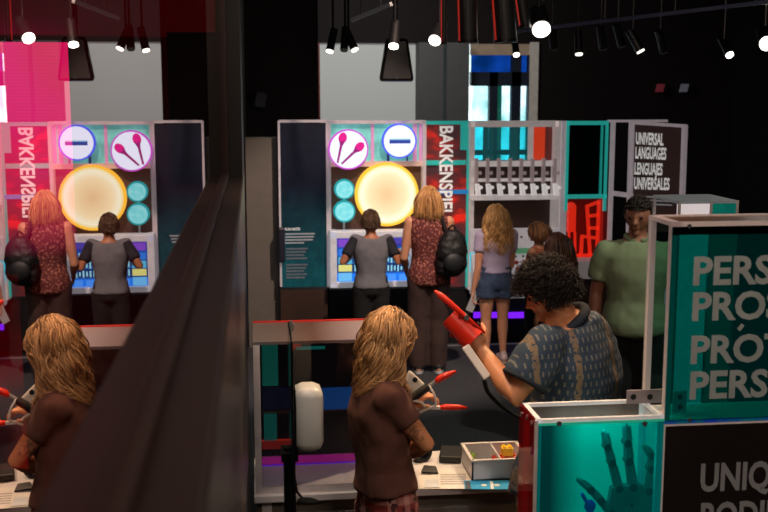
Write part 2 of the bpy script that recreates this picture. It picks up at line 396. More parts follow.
for y0,y1,rgb in ((239.5,247,(130,75,200)),(249,256,(55,120,220)),(257,264,(90,180,220)),(265,271.5,(225,220,130)),(273,281,(110,190,245))):
    b = MB(); pbox(b,338.5,y0,352,y1,YX-.106,.004); b.build('track_tile', glow('track_tile_%d'%y0, rgb, 1.0), scr)
b = MB()
for row,yy in enumerate((251,259.5,268)):
    for k in range(17):
        x = 354.5+k*3.3; hh = 1.2+2.2*abs(math.sin(k*1.7+row*2.1)); pbox(b,x,yy-hh,x+1.5,yy+hh,YX-.106,.004)
b.build('waveform', glow('waveform_light',(150,215,235),1.0), scr)
b = MB()
for k in range(5): pbox(b,355+k*11,274,363+k*11,280.5,YX-.106,.004)
b.build('button_row', glow('button_row_light',(70,140,240),1.2), scr)
tag(t,'white framed blue touchscreen with sound tracks in front of the boy','touchscreen')
# drum
t = empty('glowing_drum', E(387,226))
m_drum, nt, out = newmat('lit_drumskin'); L=nt.links
tc = N(nt,'ShaderNodeTexCoord'); gr = N(nt,'ShaderNodeTexGradient', gradient_type='SPHERICAL'); mp = N(nt,'ShaderNodeMapping')
mp.inputs['Location'].default_value=(-1,0,-1); mp.inputs['Scale'].default_value=(2,0,2)
L.new(tc.outputs['Generated'], mp.inputs[0]); L.new(mp.outputs[0], gr.inputs[0])
r = N(nt,'ShaderNodeValToRGB'); r.color_ramp.elements[0].position=0; r.color_ramp.elements[0].color=lin((255,225,120))
r.color_ramp.elements[1].position=.9; r.color_ramp.elements[1].color=lin((238,200,150))
q = r.color_ramp.elements.new(.12); q.color=lin((255,250,220)); q = r.color_ramp.elements.new(.35); q.color=lin((252,228,180))
L.new(gr.outputs['Fac'], r.inputs['Fac']); e = N(nt,'ShaderNodeEmission', Strength=1.15); L.new(r.outputs['Color'], e.inputs['Color']); L.new(e.outputs[0], out.inputs[0])
c = E(387,194.5,-.02); rad = 30/F*9.9
MB().disc(c, rad, (0,-1,0), .04, 48).build('drumhead', m_drum, t)
MB().ringplate(c+V((0,-.01,0)), rad, rad+.02, (0,-1,0), .08, 48).build('rim', glow('drum_rim_light',(255,190,60),1.3), t)
tag(t,'large glowing cream drum disc with a golden rim','drum')
def lightbox(px, py, rpx, face, rimm, label, name='round_sign', group=None, yo=-.05):
    c = E(px,py,yo); rad = rpx/F*9.9
    t = empty(name, c-V((0,0,rad)))
    MB().disc(c, rad, (0,-1,0), .05, 48).build('face', face, t)
    MB().ringplate(c+V((0,-.004,0)), rad, rad+.014, (0,-1,0), .06, 48).build('rim', rimm, t)
    tag(t, label, 'sign' if name=='round_sign' else 'light', group); return t, c, rad
m_face = glow('white_sign_face',(232,236,255),1.25)
t,c,rad = lightbox(348.5,149.5,18.5,m_face,glow('pink_rim',(200,80,200),1.2),'round white light sign with two pink maracas','round_sign')
m_mar = glow('pink_maraca',(228,40,140),1.1); m_marh = glow('dark_pink_handle',(165,40,125),1.0)
def Q(px,py): return E(px,py,-.056)
for hx,hy,tx,ty in ((342.7,138,337.5,163),(359.5,147,341.5,164)):
    a = Q(hx,hy); bb = Q(tx,ty); u=(a-bb).normalized(); w=u.cross(V((0,1,0)))
    MB().ell(a, w*.039, V((0,.004,0)), u*.052, 20, 10).build('maraca_head', m_mar, t)
    MB().prism([a-u*.02-w*.03,a-u*.075-w*.012,bb-w*.009,bb+w*.009,a-u*.075+w*.012,a-u*.02+w*.03],(0,-.003,0)).build('maraca_handle', m_marh, t)
t,c,rad = lightbox(399.5,141,15.8,m_face,glow('blue_rim',(80,90,235),1.3),'round white light sign with a dark blue flute bar')
b = MB(); pbox(b,389.5,140,410.5,143.5,YX-.056,.004); b.build('flute', glow('flute_blue',(60,75,165),1), t)
b = MB(); pbox(b,389.5,138.8,410.5,140,YX-.056,.004); b.build('flute_highlight', glow('flute_light',(150,205,235),1), t)
m_cy = glow('cyan_disc',(150,232,235),1.05,(120,222,228),20); m_cyr = glow('teal_rim',(40,170,175),.9)
lightbox(344.5,189.5,8.6,m_cy,m_cyr,'upper small round cyan light under the maracas sign','round_light','small cyan lights')
lightbox(344.5,211.5,9.4,m_cy,m_cyr,'lower small round cyan light above the touchscreen','round_light','small cyan lights')

# C title panel
t = empty('title_panel', V((E(447,287).x, YX+.05, 0)))
m_redpat, nt, out = newmat('red_black_graphic'); L=nt.links
tc = N(nt,'ShaderNodeTexCoord'); no = N(nt,'ShaderNodeTexNoise', Scale=3.2, Detail=5.0); mp = N(nt,'ShaderNodeMapping'); mp.inputs['Scale'].default_value=(1,1,2.2)
L.new(tc.outputs['Object'], mp.inputs[0]); L.new(mp.outputs[0], no.inputs['Vector'])
r = N(nt,'ShaderNodeValToRGB'); r.color_ramp.elements[0].position=.42; r.color_ramp.elements[0].color=lin((66,40,44)); r.color_ramp.elements[1].position=.68; r.color_ramp.elements[1].color=lin((225,40,25))
q=r.color_ramp.elements.new(.55); q.color=lin((110,36,36))
L.new(no.outputs['Fac'], r.inputs['Fac']); bs=N(nt,'ShaderNodeBsdfPrincipled', Roughness=.3); L.new(r.outputs['Color'], bs.inputs['Base Color']); L.new(r.outputs['Color'], bs.inputs['Emission Color']); bs.inputs['Emission Strength'].default_value=.55
L.new(bs.outputs[0], out.inputs[0])
b = MB(); pbox(b,426,123,469,287,YX+.06,.03); b.build('panel', m_redpat, t)
b = MB(); pbox(b,426,121,469,124.5,YX,.08); pbox(b,426,160.5,466,165,YX+.02,.04); pbox(b,461,121,468.5,150,YX+.03,.03); pbox(b,466.5,150,468.5,287,YX+.03,.03); b.build('teal_edge', m_tealsolid, t)
b = MB(); pbox(b,438,190,468,194,YX+.02,.03); b.build('blue_bar', glow('cyan_blue_bar',(50,130,190),.8), t)
b = MB(); pbox(b,426,290,469,420,YX+.1,.3); b.build('base_cabinet', m_black, t)
text('title_lettering','BAKKENSPIEL',m_txt,t,E(440.2,126,-.005),(0,0,-1),(1,0,0),.128,width=.85,bold=.025)
tag(t,'red and black panel with BAKKENSPIEL in tall white letters','sign')

# D lever machine
t = empty('lever_machine', V((E(515,287).x, YX, 0)))
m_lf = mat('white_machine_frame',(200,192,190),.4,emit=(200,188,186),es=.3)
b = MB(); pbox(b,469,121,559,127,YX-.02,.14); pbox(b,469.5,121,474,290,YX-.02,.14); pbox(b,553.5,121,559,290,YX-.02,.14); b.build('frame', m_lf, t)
b = MB(); pbox(b,474,127,529,160,YX+.08,.01); b.build('teal_pane', acrylic('cyan_pane',(120,225,230),.05,.03), t)
b = MB(); pbox(b,533,127,545,160,YX+.08,.01); b.build('red_pane', mat('red_pane',(200,60,35),.3,emit=(205,60,32),es=.6), t)
b = MB(); pbox(b,545,127,553.5,160,YX+.08,.01); b.build('maroon_pane', mat('maroon_pane',(90,40,38),.3,emit=(95,40,36),es=.5), t)
b = MB(); pbox(b,528,127,533.5,160,YX+.07,.02); b.build('post', m_lf, t)
for x0,x1 in ((483,488),(490,493.5),(511,518)):
    b = MB(); pbox(b,x0,127,x1,160,YX+.11,.01); b.build('upright', mat('red_brown_upright',(110,62,58),.5,emit=(110,60,58),es=.35), t)
m_rail = mat('grey_white_rail',(200,192,190),.35,emit=(200,192,190),es=.42)  # emission stands in for bright light on the rails
b = MB(); pbox(b,472,161,557,166.5,YX-.05,.05); b.build('rail', m_rail, t)
b = MB(); pbox(b,472,178.5,557,181.5,YX-.05,.05); b.build('rail', m_rail, t)
b = MB(); pbox(b,472,195,558,200,YX-.09,.09); b.build('rail', m_rail, t)
b = MB(); pbox(b,474,160,554,236,YX+.1,.03); b.build('backboard', mat('dark_brown_board',(50,30,22),.5,emit=(60,36,26),es=.06,vary=.4,scale=3), t)
m_lev = mat('mauve_lever',(165,146,146),.35,.3,emit=(165,146,146),es=.34); m_ham = mat('white_hammer',(215,210,208),.35,emit=(215,210,208),es=.6)  # levers and hammers brightened by emission in place of light
for k in range(8):
    x = 477 + k*11.2
    b = MB(); pbox(b,x-1.6,158.5,x+1.3,183,YX-.11,.05); b.ball(E(x+3,173,-.1), .018, 10, 8); lv = b.build('lever', m_lev, t)
    b = MB(); b.prism([E(x-1.5,184,-.12),E(x+2.5,184,-.12),E(x+4.2,195.5,-.12),E(x-.5,195.5,-.12)],(0,.05,0)); b.ball(E(x+4,187.5,-.1), .018, 10, 8); b.build('hammer', m_ham, lv)
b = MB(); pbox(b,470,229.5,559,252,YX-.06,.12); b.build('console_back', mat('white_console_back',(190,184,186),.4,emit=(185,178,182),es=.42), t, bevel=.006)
b = MB(); pbox(b,512,236,514,238,YX-.065,.01); b.build('socket', m_black, t); b = MB(); pbox(b,520.5,236,522.5,238,YX-.065,.01); b.build('socket', m_black, t)
b = MB(); pbox(b,511,248,535,253.5,YX-.07,.015); b.build('display_strip', mat('green_display',(90,150,110),.4,emit=(90,150,110),es=.4), t)
z0 = E(515,252).z; z1 = E(515,286).z; xa = E(470,260).x; xb = E(553,260).x
b = MB(); b.hexa([(xa,YX-.30,z1-.06),(xb,YX-.30,z1-.06),(xb,YX,z1-.06),(xa,YX,z1-.06),(xa,YX-.30,z1),(xb,YX-.30,z1),(xb,YX-.05,z0),(xa,YX-.05,z0)]); b.build('console_top', mat('white_console_top',(200,196,200),.4,emit=(190,186,192),es=.32), t)
nrm = V((0,-(z0-z1),.25)).normalized()
m_btr = mat('red_button',(190,50,50),.4); m_btd = mat('dark_button',(70,66,70),.4)
for k,px in enumerate((507.5,513.5,521,528,534)):
    for j in range(6):
        f = .1 + j*.16; cpt = V((E(px,260).x, YX-.05-.25*f, z0+(z1-z0)*f))
        red = k in (1,2,4) and j in (1,2,4)
        MB().disc(cpt+nrm*.01, .020 if red else .011, nrm, .014, 14).build('button', m_btr if red else m_btd, t)
b = MB(); pbox(b,470,290,559,420,YX+.05,.3); b.build('base_cabinet', m_black, t)
for x0,x1 in ((474,489),(492,500),(509,534)):
    b = MB(); pbox(b,x0,312.5,x1,318,YX+.02,.03); b.build('purple_light', glow('purple_light_%d'%x0,(105,25,215),1.6), t)
b = MB(); pbox(b,470,248,476,272,YX-.03,.03); b.build('cyan_glow', glow('cyan_screen_glow',(20,190,215),1.1), t)  # glowing block stands in for a cyan screen glow
b = MB(); pbox(b,430,344.5,558,347,YX-.02,.04); struct(b.build('baseboard_back', mat('pale_kick_rail',(120,115,120),.4,emit=(150,145,150),es=.1)))
tag(t,'white framed machine with a row of eight levers over a button console','machine')

# E teal and red showcase
t = empty('showcase', V((E(586,287).x, YX, 0)))
b = MB(); pbox(b,567,121,607,125,YX-.02,.04); pbox(b,566,121,568.5,211,YX-.02,.04); pbox(b,605,121,607.5,211,YX-.02,.04); pbox(b,600,125,602.5,196,YX,.02); pbox(b,567,194.5,607,198.5,YX-.02,.04); b.build('teal_edge', m_tealsolid, t)
b = MB(); pbox(b,568,125,606,195,YX+.0,.01); b.build('teal_pane', acrylic('dark_teal_pane',(70,140,140),.05), t)
b = MB(); pbox(b,560.5,121,567,262,YX,.1); b.build('frame', m_frame, t)
b = MB(); pbox(b,566,198,607,262,YX+.2,.02); b.build('red_back', mat('red_black_back',(70,8,6),.4,emit=(110,12,8),es=.22,vary=.8,scale=3), t)
b = MB(); pbox(b,566,121,607,198,YX+.25,.02); b.build('dark_back', mat('dark_back',(16,22,24),.5,vary=.6,scale=3), t)
m_redl = mat('red_lit_plastic',(220,40,22),.4,emit=(225,40,20),es=.65)
b = MB(); pbox(b,567,256,600,260.5,YX+.02,.15); b.build('shelf', m_redl, t)
b = MB(); pbox(b,599.5,199,603,256,YX+.1,.02); b.build('side_strip', mat('dark_red_strip',(150,20,14),.4,emit=(150,20,14),es=.5), t)
b = MB(); pbox(b,545,262,607,279,YX-.25,.4); b.build('counter', mat('white_counter',(180,172,172),.5,emit=(180,170,172),es=.15), t)
b = MB(); pbox(b,545,280,607,420,YX+.0,.3); b.build('base_cabinet', m_wood, t)
tag(t,'teal and red acrylic showcase between the levers and the sign','display case')
b = MB()   # red chair-like exhibit
for a_,c_ in (((587,205),(590,255)),((599,200),(597,255)),((588,228),(598,228)),((581,236),(596,238)),((582,236),(581,255)),((588,206),(598,202)),((590,216),(598,215))):
    b.bar(E(*a_,.08), E(*c_,.08), .028, .03)
o = b.build('toy_chair', m_redl); tag(o,'red lit chair shaped exhibit in the lower showcase','chair model')
b = MB(); pbox(b,568.5,206,576,232,YX+.08,.06)
for a_ in (569,575): b.bar(E(a_,232,.1), E(a_,256,.1), .02, .02)
b.ball(E(571,207,.1), (.05,.03,.05), 12, 8)
o = b.build('toy_stool', m_redl); tag(o,'red lit stool shaped exhibit left of the red chair','stool model')

# F angled sign
t = empty('language_sign', V((E(655,215).x, YX-.2, 0)))
TL = P(633,122.5,9.9); TR = P(686,126,9.45); BL = P(630,232,9.9); BR = P(682,232,9.45)
ex = (TR-TL); exn = V((ex.x,ex.y,0)).normalized(); nsg = exn.cross(V((0,0,1))).normalized()
if nsg.y > 0: nsg = -nsg
def sq(u,v,o=0):  return (TL*(1-u)+TR*u)*(1-v) + (BL*(1-u)+BR*u)*v + nsg*o
b = MB(); b.prism([sq(.05,.02),sq(.95,.02),sq(.95,1),sq(.05,1)], -nsg*.03); b.build('panel', mat('dark_brown_sign',(50,34,32),.5,emit=(52,34,32),es=.3), t)
b = MB(); b.bar(sq(0,0,.02),sq(0,1,.02),.03,.06,nsg); b.bar(sq(1,0,.02),sq(1,1,.02),.03,.06,nsg); b.bar(sq(-.02,0,.02),sq(1.02,0,.02),.028,.06,nsg); b.build('frame', m_frame, t)
b = MB(); b.bar(V((sq(.2,1).x,sq(.2,1).y+.04,0)),sq(.2,1,-.04),.06); b.bar(V((sq(.8,1).x,sq(.8,1).y+.04,0)),sq(.8,1,-.04),.06); b.build('leg', m_frame, t)
for body,u0,v0,u1,hh in (('UNIVERSAL',.07,.19,.60,.112),('LANGUAGES',.07,.32,.66,.112),('LENGUAJES',.06,.465,.60,.112),('UNIVERSALES',.06,.60,.74,.112)):
    o0 = sq(u0,v0,.004); o1 = sq(u1,v0,.004)
    text('lettering', body, m_txt, t, o0, o1-o0, sq(u0,v0-.1,.004)-o0, hh, width=(o1-o0).length, bold=.03)
b = MB()
for v0,u1 in ((.665,.55),(.70,.75),(.735,.8),(.81,.5),(.845,.55)):
    b.bar(sq(.08,v0,.004),sq(u1,v0+.01,.004),.012,.003,nsg)
b.build('small_text', m_txtdim, t)
tag(t,'dark sign reading UNIVERSAL LANGUAGES LENGUAJES UNIVERSALES in a white frame','sign')
t = empty('open_frame', V((E(620,287).x, YX, 0)))
b = MB(); pbox(b,609,119.8,668,122.2,YX+.1,.05); pbox(b,610,121,613.5,262,YX+.02,.05); b.bar(E(612,193,.04),E(634,196,.04),.045,.04); b.build('frame', m_frame, t)
b = MB(); pbox(b,609,262,640,400,YX+.05,.2); b.build('base_cabinet', m_black, t)
tag(t,'thin white open frame between showcase and language sign','frame')
# ================================================================== near furniture
TY0, TY1, TZ = 4.1, 4.56, .84
TZ = P(384,491,TY0).z
xt0 = P(254,490,TY0).x; xt1 = P(548,490,TY0).x
m_tab = mat('white_table_laminate', (205,202,204), .35, vary=.05)
m_apron = mat('beige_table_apron', (92,84,76), .6, vary=.08)
t = empty('display_table', ((xt0+xt1)/2,(TY0+TY1)/2,0))
MB().box((xt0,TY0,TZ-.03),(xt1,TY1,TZ)).build('tabletop', m_tab, t, bevel=.004)
MB().box((xt0+.01,TY0+.04,TZ-.085),(xt1,TY0+.07,TZ-.03)).build('apron', m_apron, t)
MB().box((xt0,TY0+.01,TZ-.16),(xt1,TY0+.06,TZ-.085)).build('lower_rail', mat('grey_table_rail',(120,116,114),.5), t, bevel=.004)
MB().box((xt0+.03,TY0+.08,.0),(xt1-.02,TY0+.12,TZ-.08)).build('front_board', m_apron, t)
for x_ in (xt0+.03, xt1-.05):
    for y_ in (TY0+.03, TY1-.06): MB().box((x_,y_,0),(x_+.04,y_+.04,TZ-.03)).build('leg', m_tab, t)
tag(t,'long white exhibit table behind the curly blond visitor','table')

# clear display case on the table's left end
CY0, CY1 = TY0+.02, TY1-.08
cx0 = P(254,400,CY0).x; cx1 = P(392,400,CY0).x; CZ = P(300,341,CY0).z
t = empty('display_case', ((cx0+cx1)/2,(CY0+CY1)/2,TZ))
m_ctop, nt, out = newmat('brushed_mauve_top'); L=nt.links
tc = N(nt,'ShaderNodeTexCoord'); sp = N(nt,'ShaderNodeSeparateXYZ'); L.new(tc.outputs['Generated'], sp.inputs[0])
r = N(nt,'ShaderNodeValToRGB'); r.color_ramp.elements[0].color=lin((112,106,108)); r.color_ramp.elements[1].color=lin((150,138,148))
q=r.color_ramp.elements.new(.45); q.color=lin((84,62,58))
L.new(sp.outputs[0], r.inputs['Fac']); bs=N(nt,'ShaderNodeBsdfPrincipled', Roughness=.3); L.new(r.outputs['Color'], bs.inputs['Base Color']); L.new(bs.outputs[0], out.inputs[0])
MB().box((cx0,CY0,CZ-.012),(cx1,CY1,CZ)).build('top', m_ctop, t)
pw = .026
for x_ in (cx0, cx1-pw):
    for y_ in (CY0, CY1-pw): MB().box((x_,y_,TZ),(x_+pw,y_+pw,CZ-.012)).build('post', m_white, t)
MB().box((cx0,CY1-.004,CZ),(cx1,CY1+.004,CZ+.006)).build('red_edge', mat('red_acrylic_edge',(200,40,30),.3,emit=(200,50,40),es=.2), t)
MB().box((cx0+pw,CY0+.004,TZ+.03),(cx1-pw,CY0+.009,CZ-.012)).build('front_pane', acrylic('faint_front_pane',(228,228,235),.045), t)
MB().box((cx0+pw,CY1-.012,TZ+.03),(cx1-pw,CY1-.006,CZ-.012)).build('back_pane', acrylic('smoky_back_pane',(120,118,128),.04), t)
MB().box((cx0+pw,CY0+.005,TZ),(cx1-pw,CY0+.02,TZ+.03)).build('bottom_rail', m_white, t)
MB().box((cx0+pw,CY1-.02,TZ),(cx1-pw,CY1-.004,TZ+.04)).build('rear_rail', m_white, t)
YI = CY1-.03
def strip(name, x0,y0,x1,y1, rgb, es, Y=YI):  # glowing strips stand in for coloured reflections in the acrylic
    b = MB(); pbox(b,x0,y0,x1,y1,Y,.004); return b.build(name, mat(name+'_mat', rgb, .4, emit=rgb, es=es, vary=.3, scale=5), t)
strip('teal_strip',262,344,278,386,(20,100,84),.45); strip('teal_strip',264,412,277,448,(20,96,84),.4)
strip('navy_strip',262,387,322,409,(20,24,44),.35); strip('blue_strip',322,387,384,409,(20,72,132),.5)
strip('shelf_bar',262,409,384,412,(44,26,22),.4)
strip('red_strip',262,439,322,442,(190,50,30),.5); strip('magenta_strip',262,455,384,462,(135,24,100),.8); strip('violet_strip',262,463,384,472,(88,24,180),.85)
strip('blue_strip',330,472,384,486,(24,56,104),.4); strip('mint_strip',296,346.5,325,349.5,(20,120,105),.5); strip('red_strip',291,344,301,349,(150,30,20),.5); strip('red_strip',262,441,292,449,(120,30,24),.5, YI-.01)
strip('dark_board',262,344,384,487,(20,16,20),.2, YI+.012)
tag(t,'clear white-framed case with teal, blue and violet strips on the table','display case')

# monitor on a pole, seen from the side
YM = 3.72
t = empty('pole_monitor', V((P(291,470,YM).x, YM, 0)))
zt_, zb_ = P(292,331,YM).z, P(292,452,YM).z; xm = P(291.5,400,YM).x
MB().box((xm-.006,YM-.16,zb_),(xm+.002,YM+.16,zt_)).build('screen', mat('black_glass_screen',(14,16,20),.12), t, bevel=.002)
a = P(296,448.5,YM); c = P(322.5,384,YM)
MB().box((xm+.004,YM-.07,a.z),(c.x,YM+.07,c.z)).build('housing', mat('white_plastic_housing',(196,196,192),.35,vary=.03), t, bevel=.035, smooth=True)
MB().box((xm+.002,YM-.08,a.z-.008),(xm+.012,YM+.08,c.z+.004)).build('back_plate', m_darkmetal, t)
b = MB(); b.tube([(xm-.01,YM,.02),(xm-.01,YM,zb_+.02)],.022,16); b.build('pole', m_darkmetal, t)
MB().box((xm-.04,YM-.05,zb_-.02),(xm+.02,YM+.05,zb_+.01)).build('bracket', m_darkmetal, t)
b = MB(); b.tube([(xm-.01,YM,0),(xm-.01,YM,.02)],[.085,.08],28); b.build('base', m_darkmetal, t)
b = MB(); pa=[P(294,452,YM-.03),P(294,475,YM-.03),P(297,492,YM-.03),P(304,500,YM-.03),P(313,502,YM-.03)]; b.tube(pa,.005,8); b.ell(P(308,501,YM-.03),(.04,0,-.004),(0,.02,0),(0,0,.012)); b.build('cable', m_black, t)
b = MB(); b.tube([P(292,331,YM),P(292,323,YM)],.006,8); b.tube([P(290.5,321,YM),P(294.5,326,YM)],.005,8); b.build('antenna', mat('grey_clip',(120,110,105),.4), t)
tag(t,'white backed monitor on a black pole seen edge on before the case','monitor')

# papers, brochures, bin, bits on the table
def quad_on_table(pts, z, th=.0015):
    b = MB(); b.prism([PZ(px,py,z) for px,py in pts],(0,0,th)); return b
m_paper = mat('printed_paper',(214,212,210),.7,vary=.06,scale=60)
o = quad_on_table([(417,489),(492,489),(486,468),(420,470)], TZ+.001).build('paper_sheet', m_paper, None)
tag(o,'large white printed sheet lying on the table beside the bin','paper')
for k in range(2): pass
m_print = mat('grey_print',(165,165,170),.7,vary=.3,scale=90)
b = MB()
for k in range(5): b.prism([PZ(440+k*.4,474+k*2.3,TZ+.0026),PZ(466,474+k*2.3,TZ+.0026),PZ(466,475.2+k*2.3,TZ+.0026),PZ(440,475.2+k*2.3,TZ+.0026)],(0,0,.0004))
b.build('print', m_print, o)
o = quad_on_table([(424,487.5),(440,487.5),(438,479),(425,480)], TZ+.004).build('leaflet', mat('pale_leaflet',(196,205,216),.6), None)
tag(o,'small pale leaflet on the white sheet nearest the plaid trousers','leaflet')
t = quad_on_table([(465,489.5),(512,490),(510,481),(464,481)], TZ+.005, .003).build('brochure', mat('bright_blue_print',(40,150,205),.5,vary=.1), None)
tag(t,'bright blue printed brochure in front of the white bin','brochure')
b = MB(); b.prism([PZ(466,489,TZ+.0085),PZ(471,489,TZ+.0085),PZ(470,481.5,TZ+.0085),PZ(465,481.5,TZ+.0085)],(0,0,.0006)); b.build('dark_band', mat('slate_band',(70,80,90),.6), t)
b = MB(); b.prism([PZ(491,489.3,TZ+.0085),PZ(494,489.3,TZ+.0085),PZ(493,481.5,TZ+.0085),PZ(490,481.5,TZ+.0085)],(0,0,.0006)); b.build('white_band', m_paper, t)
b = MB()
for u_ in (484,497): b.ell(PZ(u_,485,TZ+.0085),(.012,0,0),(0,.012,0),(0,0,.0008))
b.build('white_mark', m_paper, t); bpy.data.objects['white_mark']['kind']='stuff'
# bin with dividers
bz = TZ+.092; m_bin = mat('translucent_white_bin',(205,203,206),.4,vary=.05)
A = PZ(472,481,TZ+.006); B_ = PZ(530,481,TZ+.006); Yf = A.y; Ybk = Yf+.215
t = empty('divided_bin', V(((A.x+B_.x)/2,(Yf+Ybk)/2,TZ+.006)))
z0_ = TZ+.006
b = MB(); b.box((A.x,Yf,z0_),(B_.x,Ybk,z0_+.006)); b.box((A.x,Yf,z0_),(B_.x,Yf+.006,bz)); b.box((A.x,Ybk-.006,z0_),(B_.x,Ybk,bz)); b.box((A.x,Yf,z0_),(A.x+.006,Ybk,bz)); b.box((B_.x-.006,Yf,z0_),(B_.x,Ybk,bz))
b.build('bin', m_bin, t)
xm_ = A.x+(B_.x-A.x)*.52
MB().box((xm_-.003,Yf+.006,z0_+.006),(xm_+.003,Ybk-.006,bz)).build('divider', mat('white_divider',(196,192,192),.4), t)
b = MB()
for p_,q_ in (((A.x-.006,Yf-.006),(B_.x+.006,Yf+.008)),((A.x-.006,Ybk-.008),(B_.x+.006,Ybk+.006)),((A.x-.006,Yf),(A.x+.008,Ybk)),((B_.x-.008,Yf),(B_.x+.006,Ybk))): b.box((p_[0],p_[1],bz-.004),(q_[0],q_[1],bz+.004))
b.build('lip', mat('bin_lip',(205,202,202),.4), t)
tag(t,'open translucent white two-part bin on the table','bin')
def brick(c, sx, sy, sz, rgb, label, name='toy_brick'):
    t = empty(name, V(c)-V((0,0,sz)))
    MB().obox(c,(sx,0,0),(0,sy,0),(0,0,sz)).build('block', mat(name+'_%d_%d'%(rgb[0],rgb[1]), rgb, .35), t, bevel=.002)
    for i in (-1,1):
        for j in (-1,1):
            q = V(c)+V((i*sx*.5,j*sy*.5,sz)); b = MB(); b.tube([q,q+V((0,0,.006))],.007,12); b.build('stud', mat(name+'_stud_%d'%rgb[1], rgb,.35), t)
    tag(t, label, 'toy brick', 'bricks in the bin')
fz = z0_+.0065
brick((P(506,463,Yf+.13).x,Yf+.12,fz+.075),.024,.02,.018,(235,190,40),'yellow toy brick on top of the red ones in the bin')
brick((P(499,468,Yf+.1).x,Yf+.10,fz+.0275),.026,.03,.0275,(200,40,30),'red toy brick in the bin left of the yellow brick')
brick((P(509,466,Yf+.13).x+.004,Yf+.13,fz+.0275),.024,.03,.0275,(205,70,35),'orange red toy brick under the yellow brick in the bin')
b = MB(); b.box((P(478,470,Yf).x,Yf+.12,fz),(P(496,470,Yf).x,Yf+.19,fz+.012)); o = b.build('grey_card', mat('dark_grey_card',(70,72,66),.7)); tag(o,'dark grey card lying in the left half of the bin','card')
b = MB(); b.tube([(A.x+.03,Yf+.16,fz+.006),(A.x+.05,Yf+.18,fz+.05)],.005,8); b.tube([(A.x+.055,Yf+.15,fz+.006),(A.x+.035,Yf+.19,fz+.05)],.005,8); o=b.build('green_clip', mat('lime_clip',(130,165,50),.4)); tag(o,'thin lime green clip in the left half of the bin','clip')
# black controller cuff on the table
t = empty('black_sensor_cuff', PZ(430,466,TZ))
b = MB(); c0 = PZ(424,464,TZ)
b.ringplate(V((c0.x,c0.y+.02,TZ+.045)),.030,.044,(.35,-1,.1),.05,28); b.build('cuff', mat('black_rubber',(18,18,20),.5), t, smooth=False)
b = MB(); b.hexa([PZ(421,473,TZ+.002),PZ(439,474,TZ+.002),PZ(436,467,TZ+.002),PZ(424,466,TZ+.002)]+[PZ(421,471,TZ+.02),PZ(438,472.5,TZ+.012),PZ(436,466,TZ+.02),PZ(424,465,TZ+.02)]); b.build('tongue', mat('grey_rubber',(50,50,52),.5), t, bevel=.004)
tag(t,'black sensor cuff on the table below the raised elbow','cuff')
t = empty('black_tray', PZ(450,462,TZ))
a_ = [PZ(439,463,TZ+.002),PZ(461,464,TZ+.002),PZ(463,452,TZ+.002),PZ(441,451,TZ+.002)]
b = MB(); b.hexa(a_+[p+V((0,0,.03)) for p in a_]); b.build('tray', mat('black_tray_plastic',(16,16,18),.5), t, bevel=.006)
tag(t,'flat black tray on the table left of the white bin','tray')

# ---------------------------------------------------------------- prosthetics showcases at the right
SY = 3.2
m_lit = mat('warm_lit_white_frame',(212,196,190),.4,vary=.05,emit=(205,180,175),es=.12)  # warm light on the frame is put into colour and emission
m_tealp = acrylic('teal_front_acrylic',(34,188,182),.05,.012)
def screw(px,py,Y,t,nrm=(0,-1,0),r=.008):
    MB().disc(P(px,py,Y)+V(nrm)*.004, r, nrm, .006, 16).build('screw', m_silver, t)
BY = 3.41; w_ = .024
px0 = P(669,320,SY).x; px1 = px0+1.0
z1_ = P(671,222.5,SY).z; z0_p = P(668,424,SY).z
t = empty('prosthesis_case', ((px0+px1)/2,(SY+BY)/2,z0_p))
b = MB(); b.box((px0,SY,z1_-.014),(px1,SY+.02,z1_)); b.box((px0,BY-.02,z1_-.014),(px1,BY,z1_)); b.box((px0,SY,z1_-.014),(px0+.03,BY,z1_)); b.box((px1-.03,SY,z1_-.014),(px1,BY,z1_)); b.build('top_frame', m_lit, t)
MB().box((px0+.03,SY+.02,z1_-.010),(px1-.03,BY-.02,z1_-.004)).build('top_pane', mat('tan_top',(120,92,76),.3), t)
for x_,y_ in ((px0,BY-w_),(px0,SY+.008),(px1-w_,BY-w_),(px1-w_,SY+.008)): MB().box((x_,y_,z0_p),(x_+w_*.8,y_+w_,z1_-.014)).build('post', m_lit, t)
MB().box((px0+.001,SY,z0_p+.006),(px1,SY+.006,z1_-.014)).build('front_pane', m_tealp, t)
MB().box((px0,SY-.002,z1_-.04),(px1,SY-.0003,z1_-.014)).build('tinted_band', acrylic('dark_teal_band',(30,90,80),.05), t)  # darker teal sheet along the top of the front pane
MB().box((px0,SY-.002,z0_p),(px1,SY+.02,z0_p+.007)).build('lower_edge', glow('green_blue_edge',(20,95,105),.55,(25,50,150),14), t)
MB().box((px0,BY-.008,z0_p+.006),(px1,BY-.003,z1_-.014)).build('back_pane', acrylic('clear_back_pane',(190,220,215),.03), t)
MB().box((px0,SY,z0_p-.008),(px1,BY,z0_p)).build('floor_plate', m_lit, t)
for px,py in ((689,226),(689.5,420)): screw(px,py,SY-.002,t,r=.007)
m_grey = mat('grey_lettering',(150,152,148),.5,emit=(140,150,145),es=.10)
for body,px,py in (('PERSONAL',693,284.5),('PROSTHETICS',692,320),('PROTESIS',690.5,363),('PERSONALES',689.5,398.5)):
    tx = text('lettering',body,m_grey,t,P(px,py,SY-.006),(1,0,0),(0,0,1),.092,bold=.03,ref=('PERS',.264))
    if body == 'PROTESIS':
        b = MB(); b.bar(P(738.5,330,SY-.006),P(743,324.5,SY-.006),.013,.001); b.build('accent', m_grey, tx)
tag(t,'teal fronted case lettered PERS PROS PROT PERSO at upper right','display case')
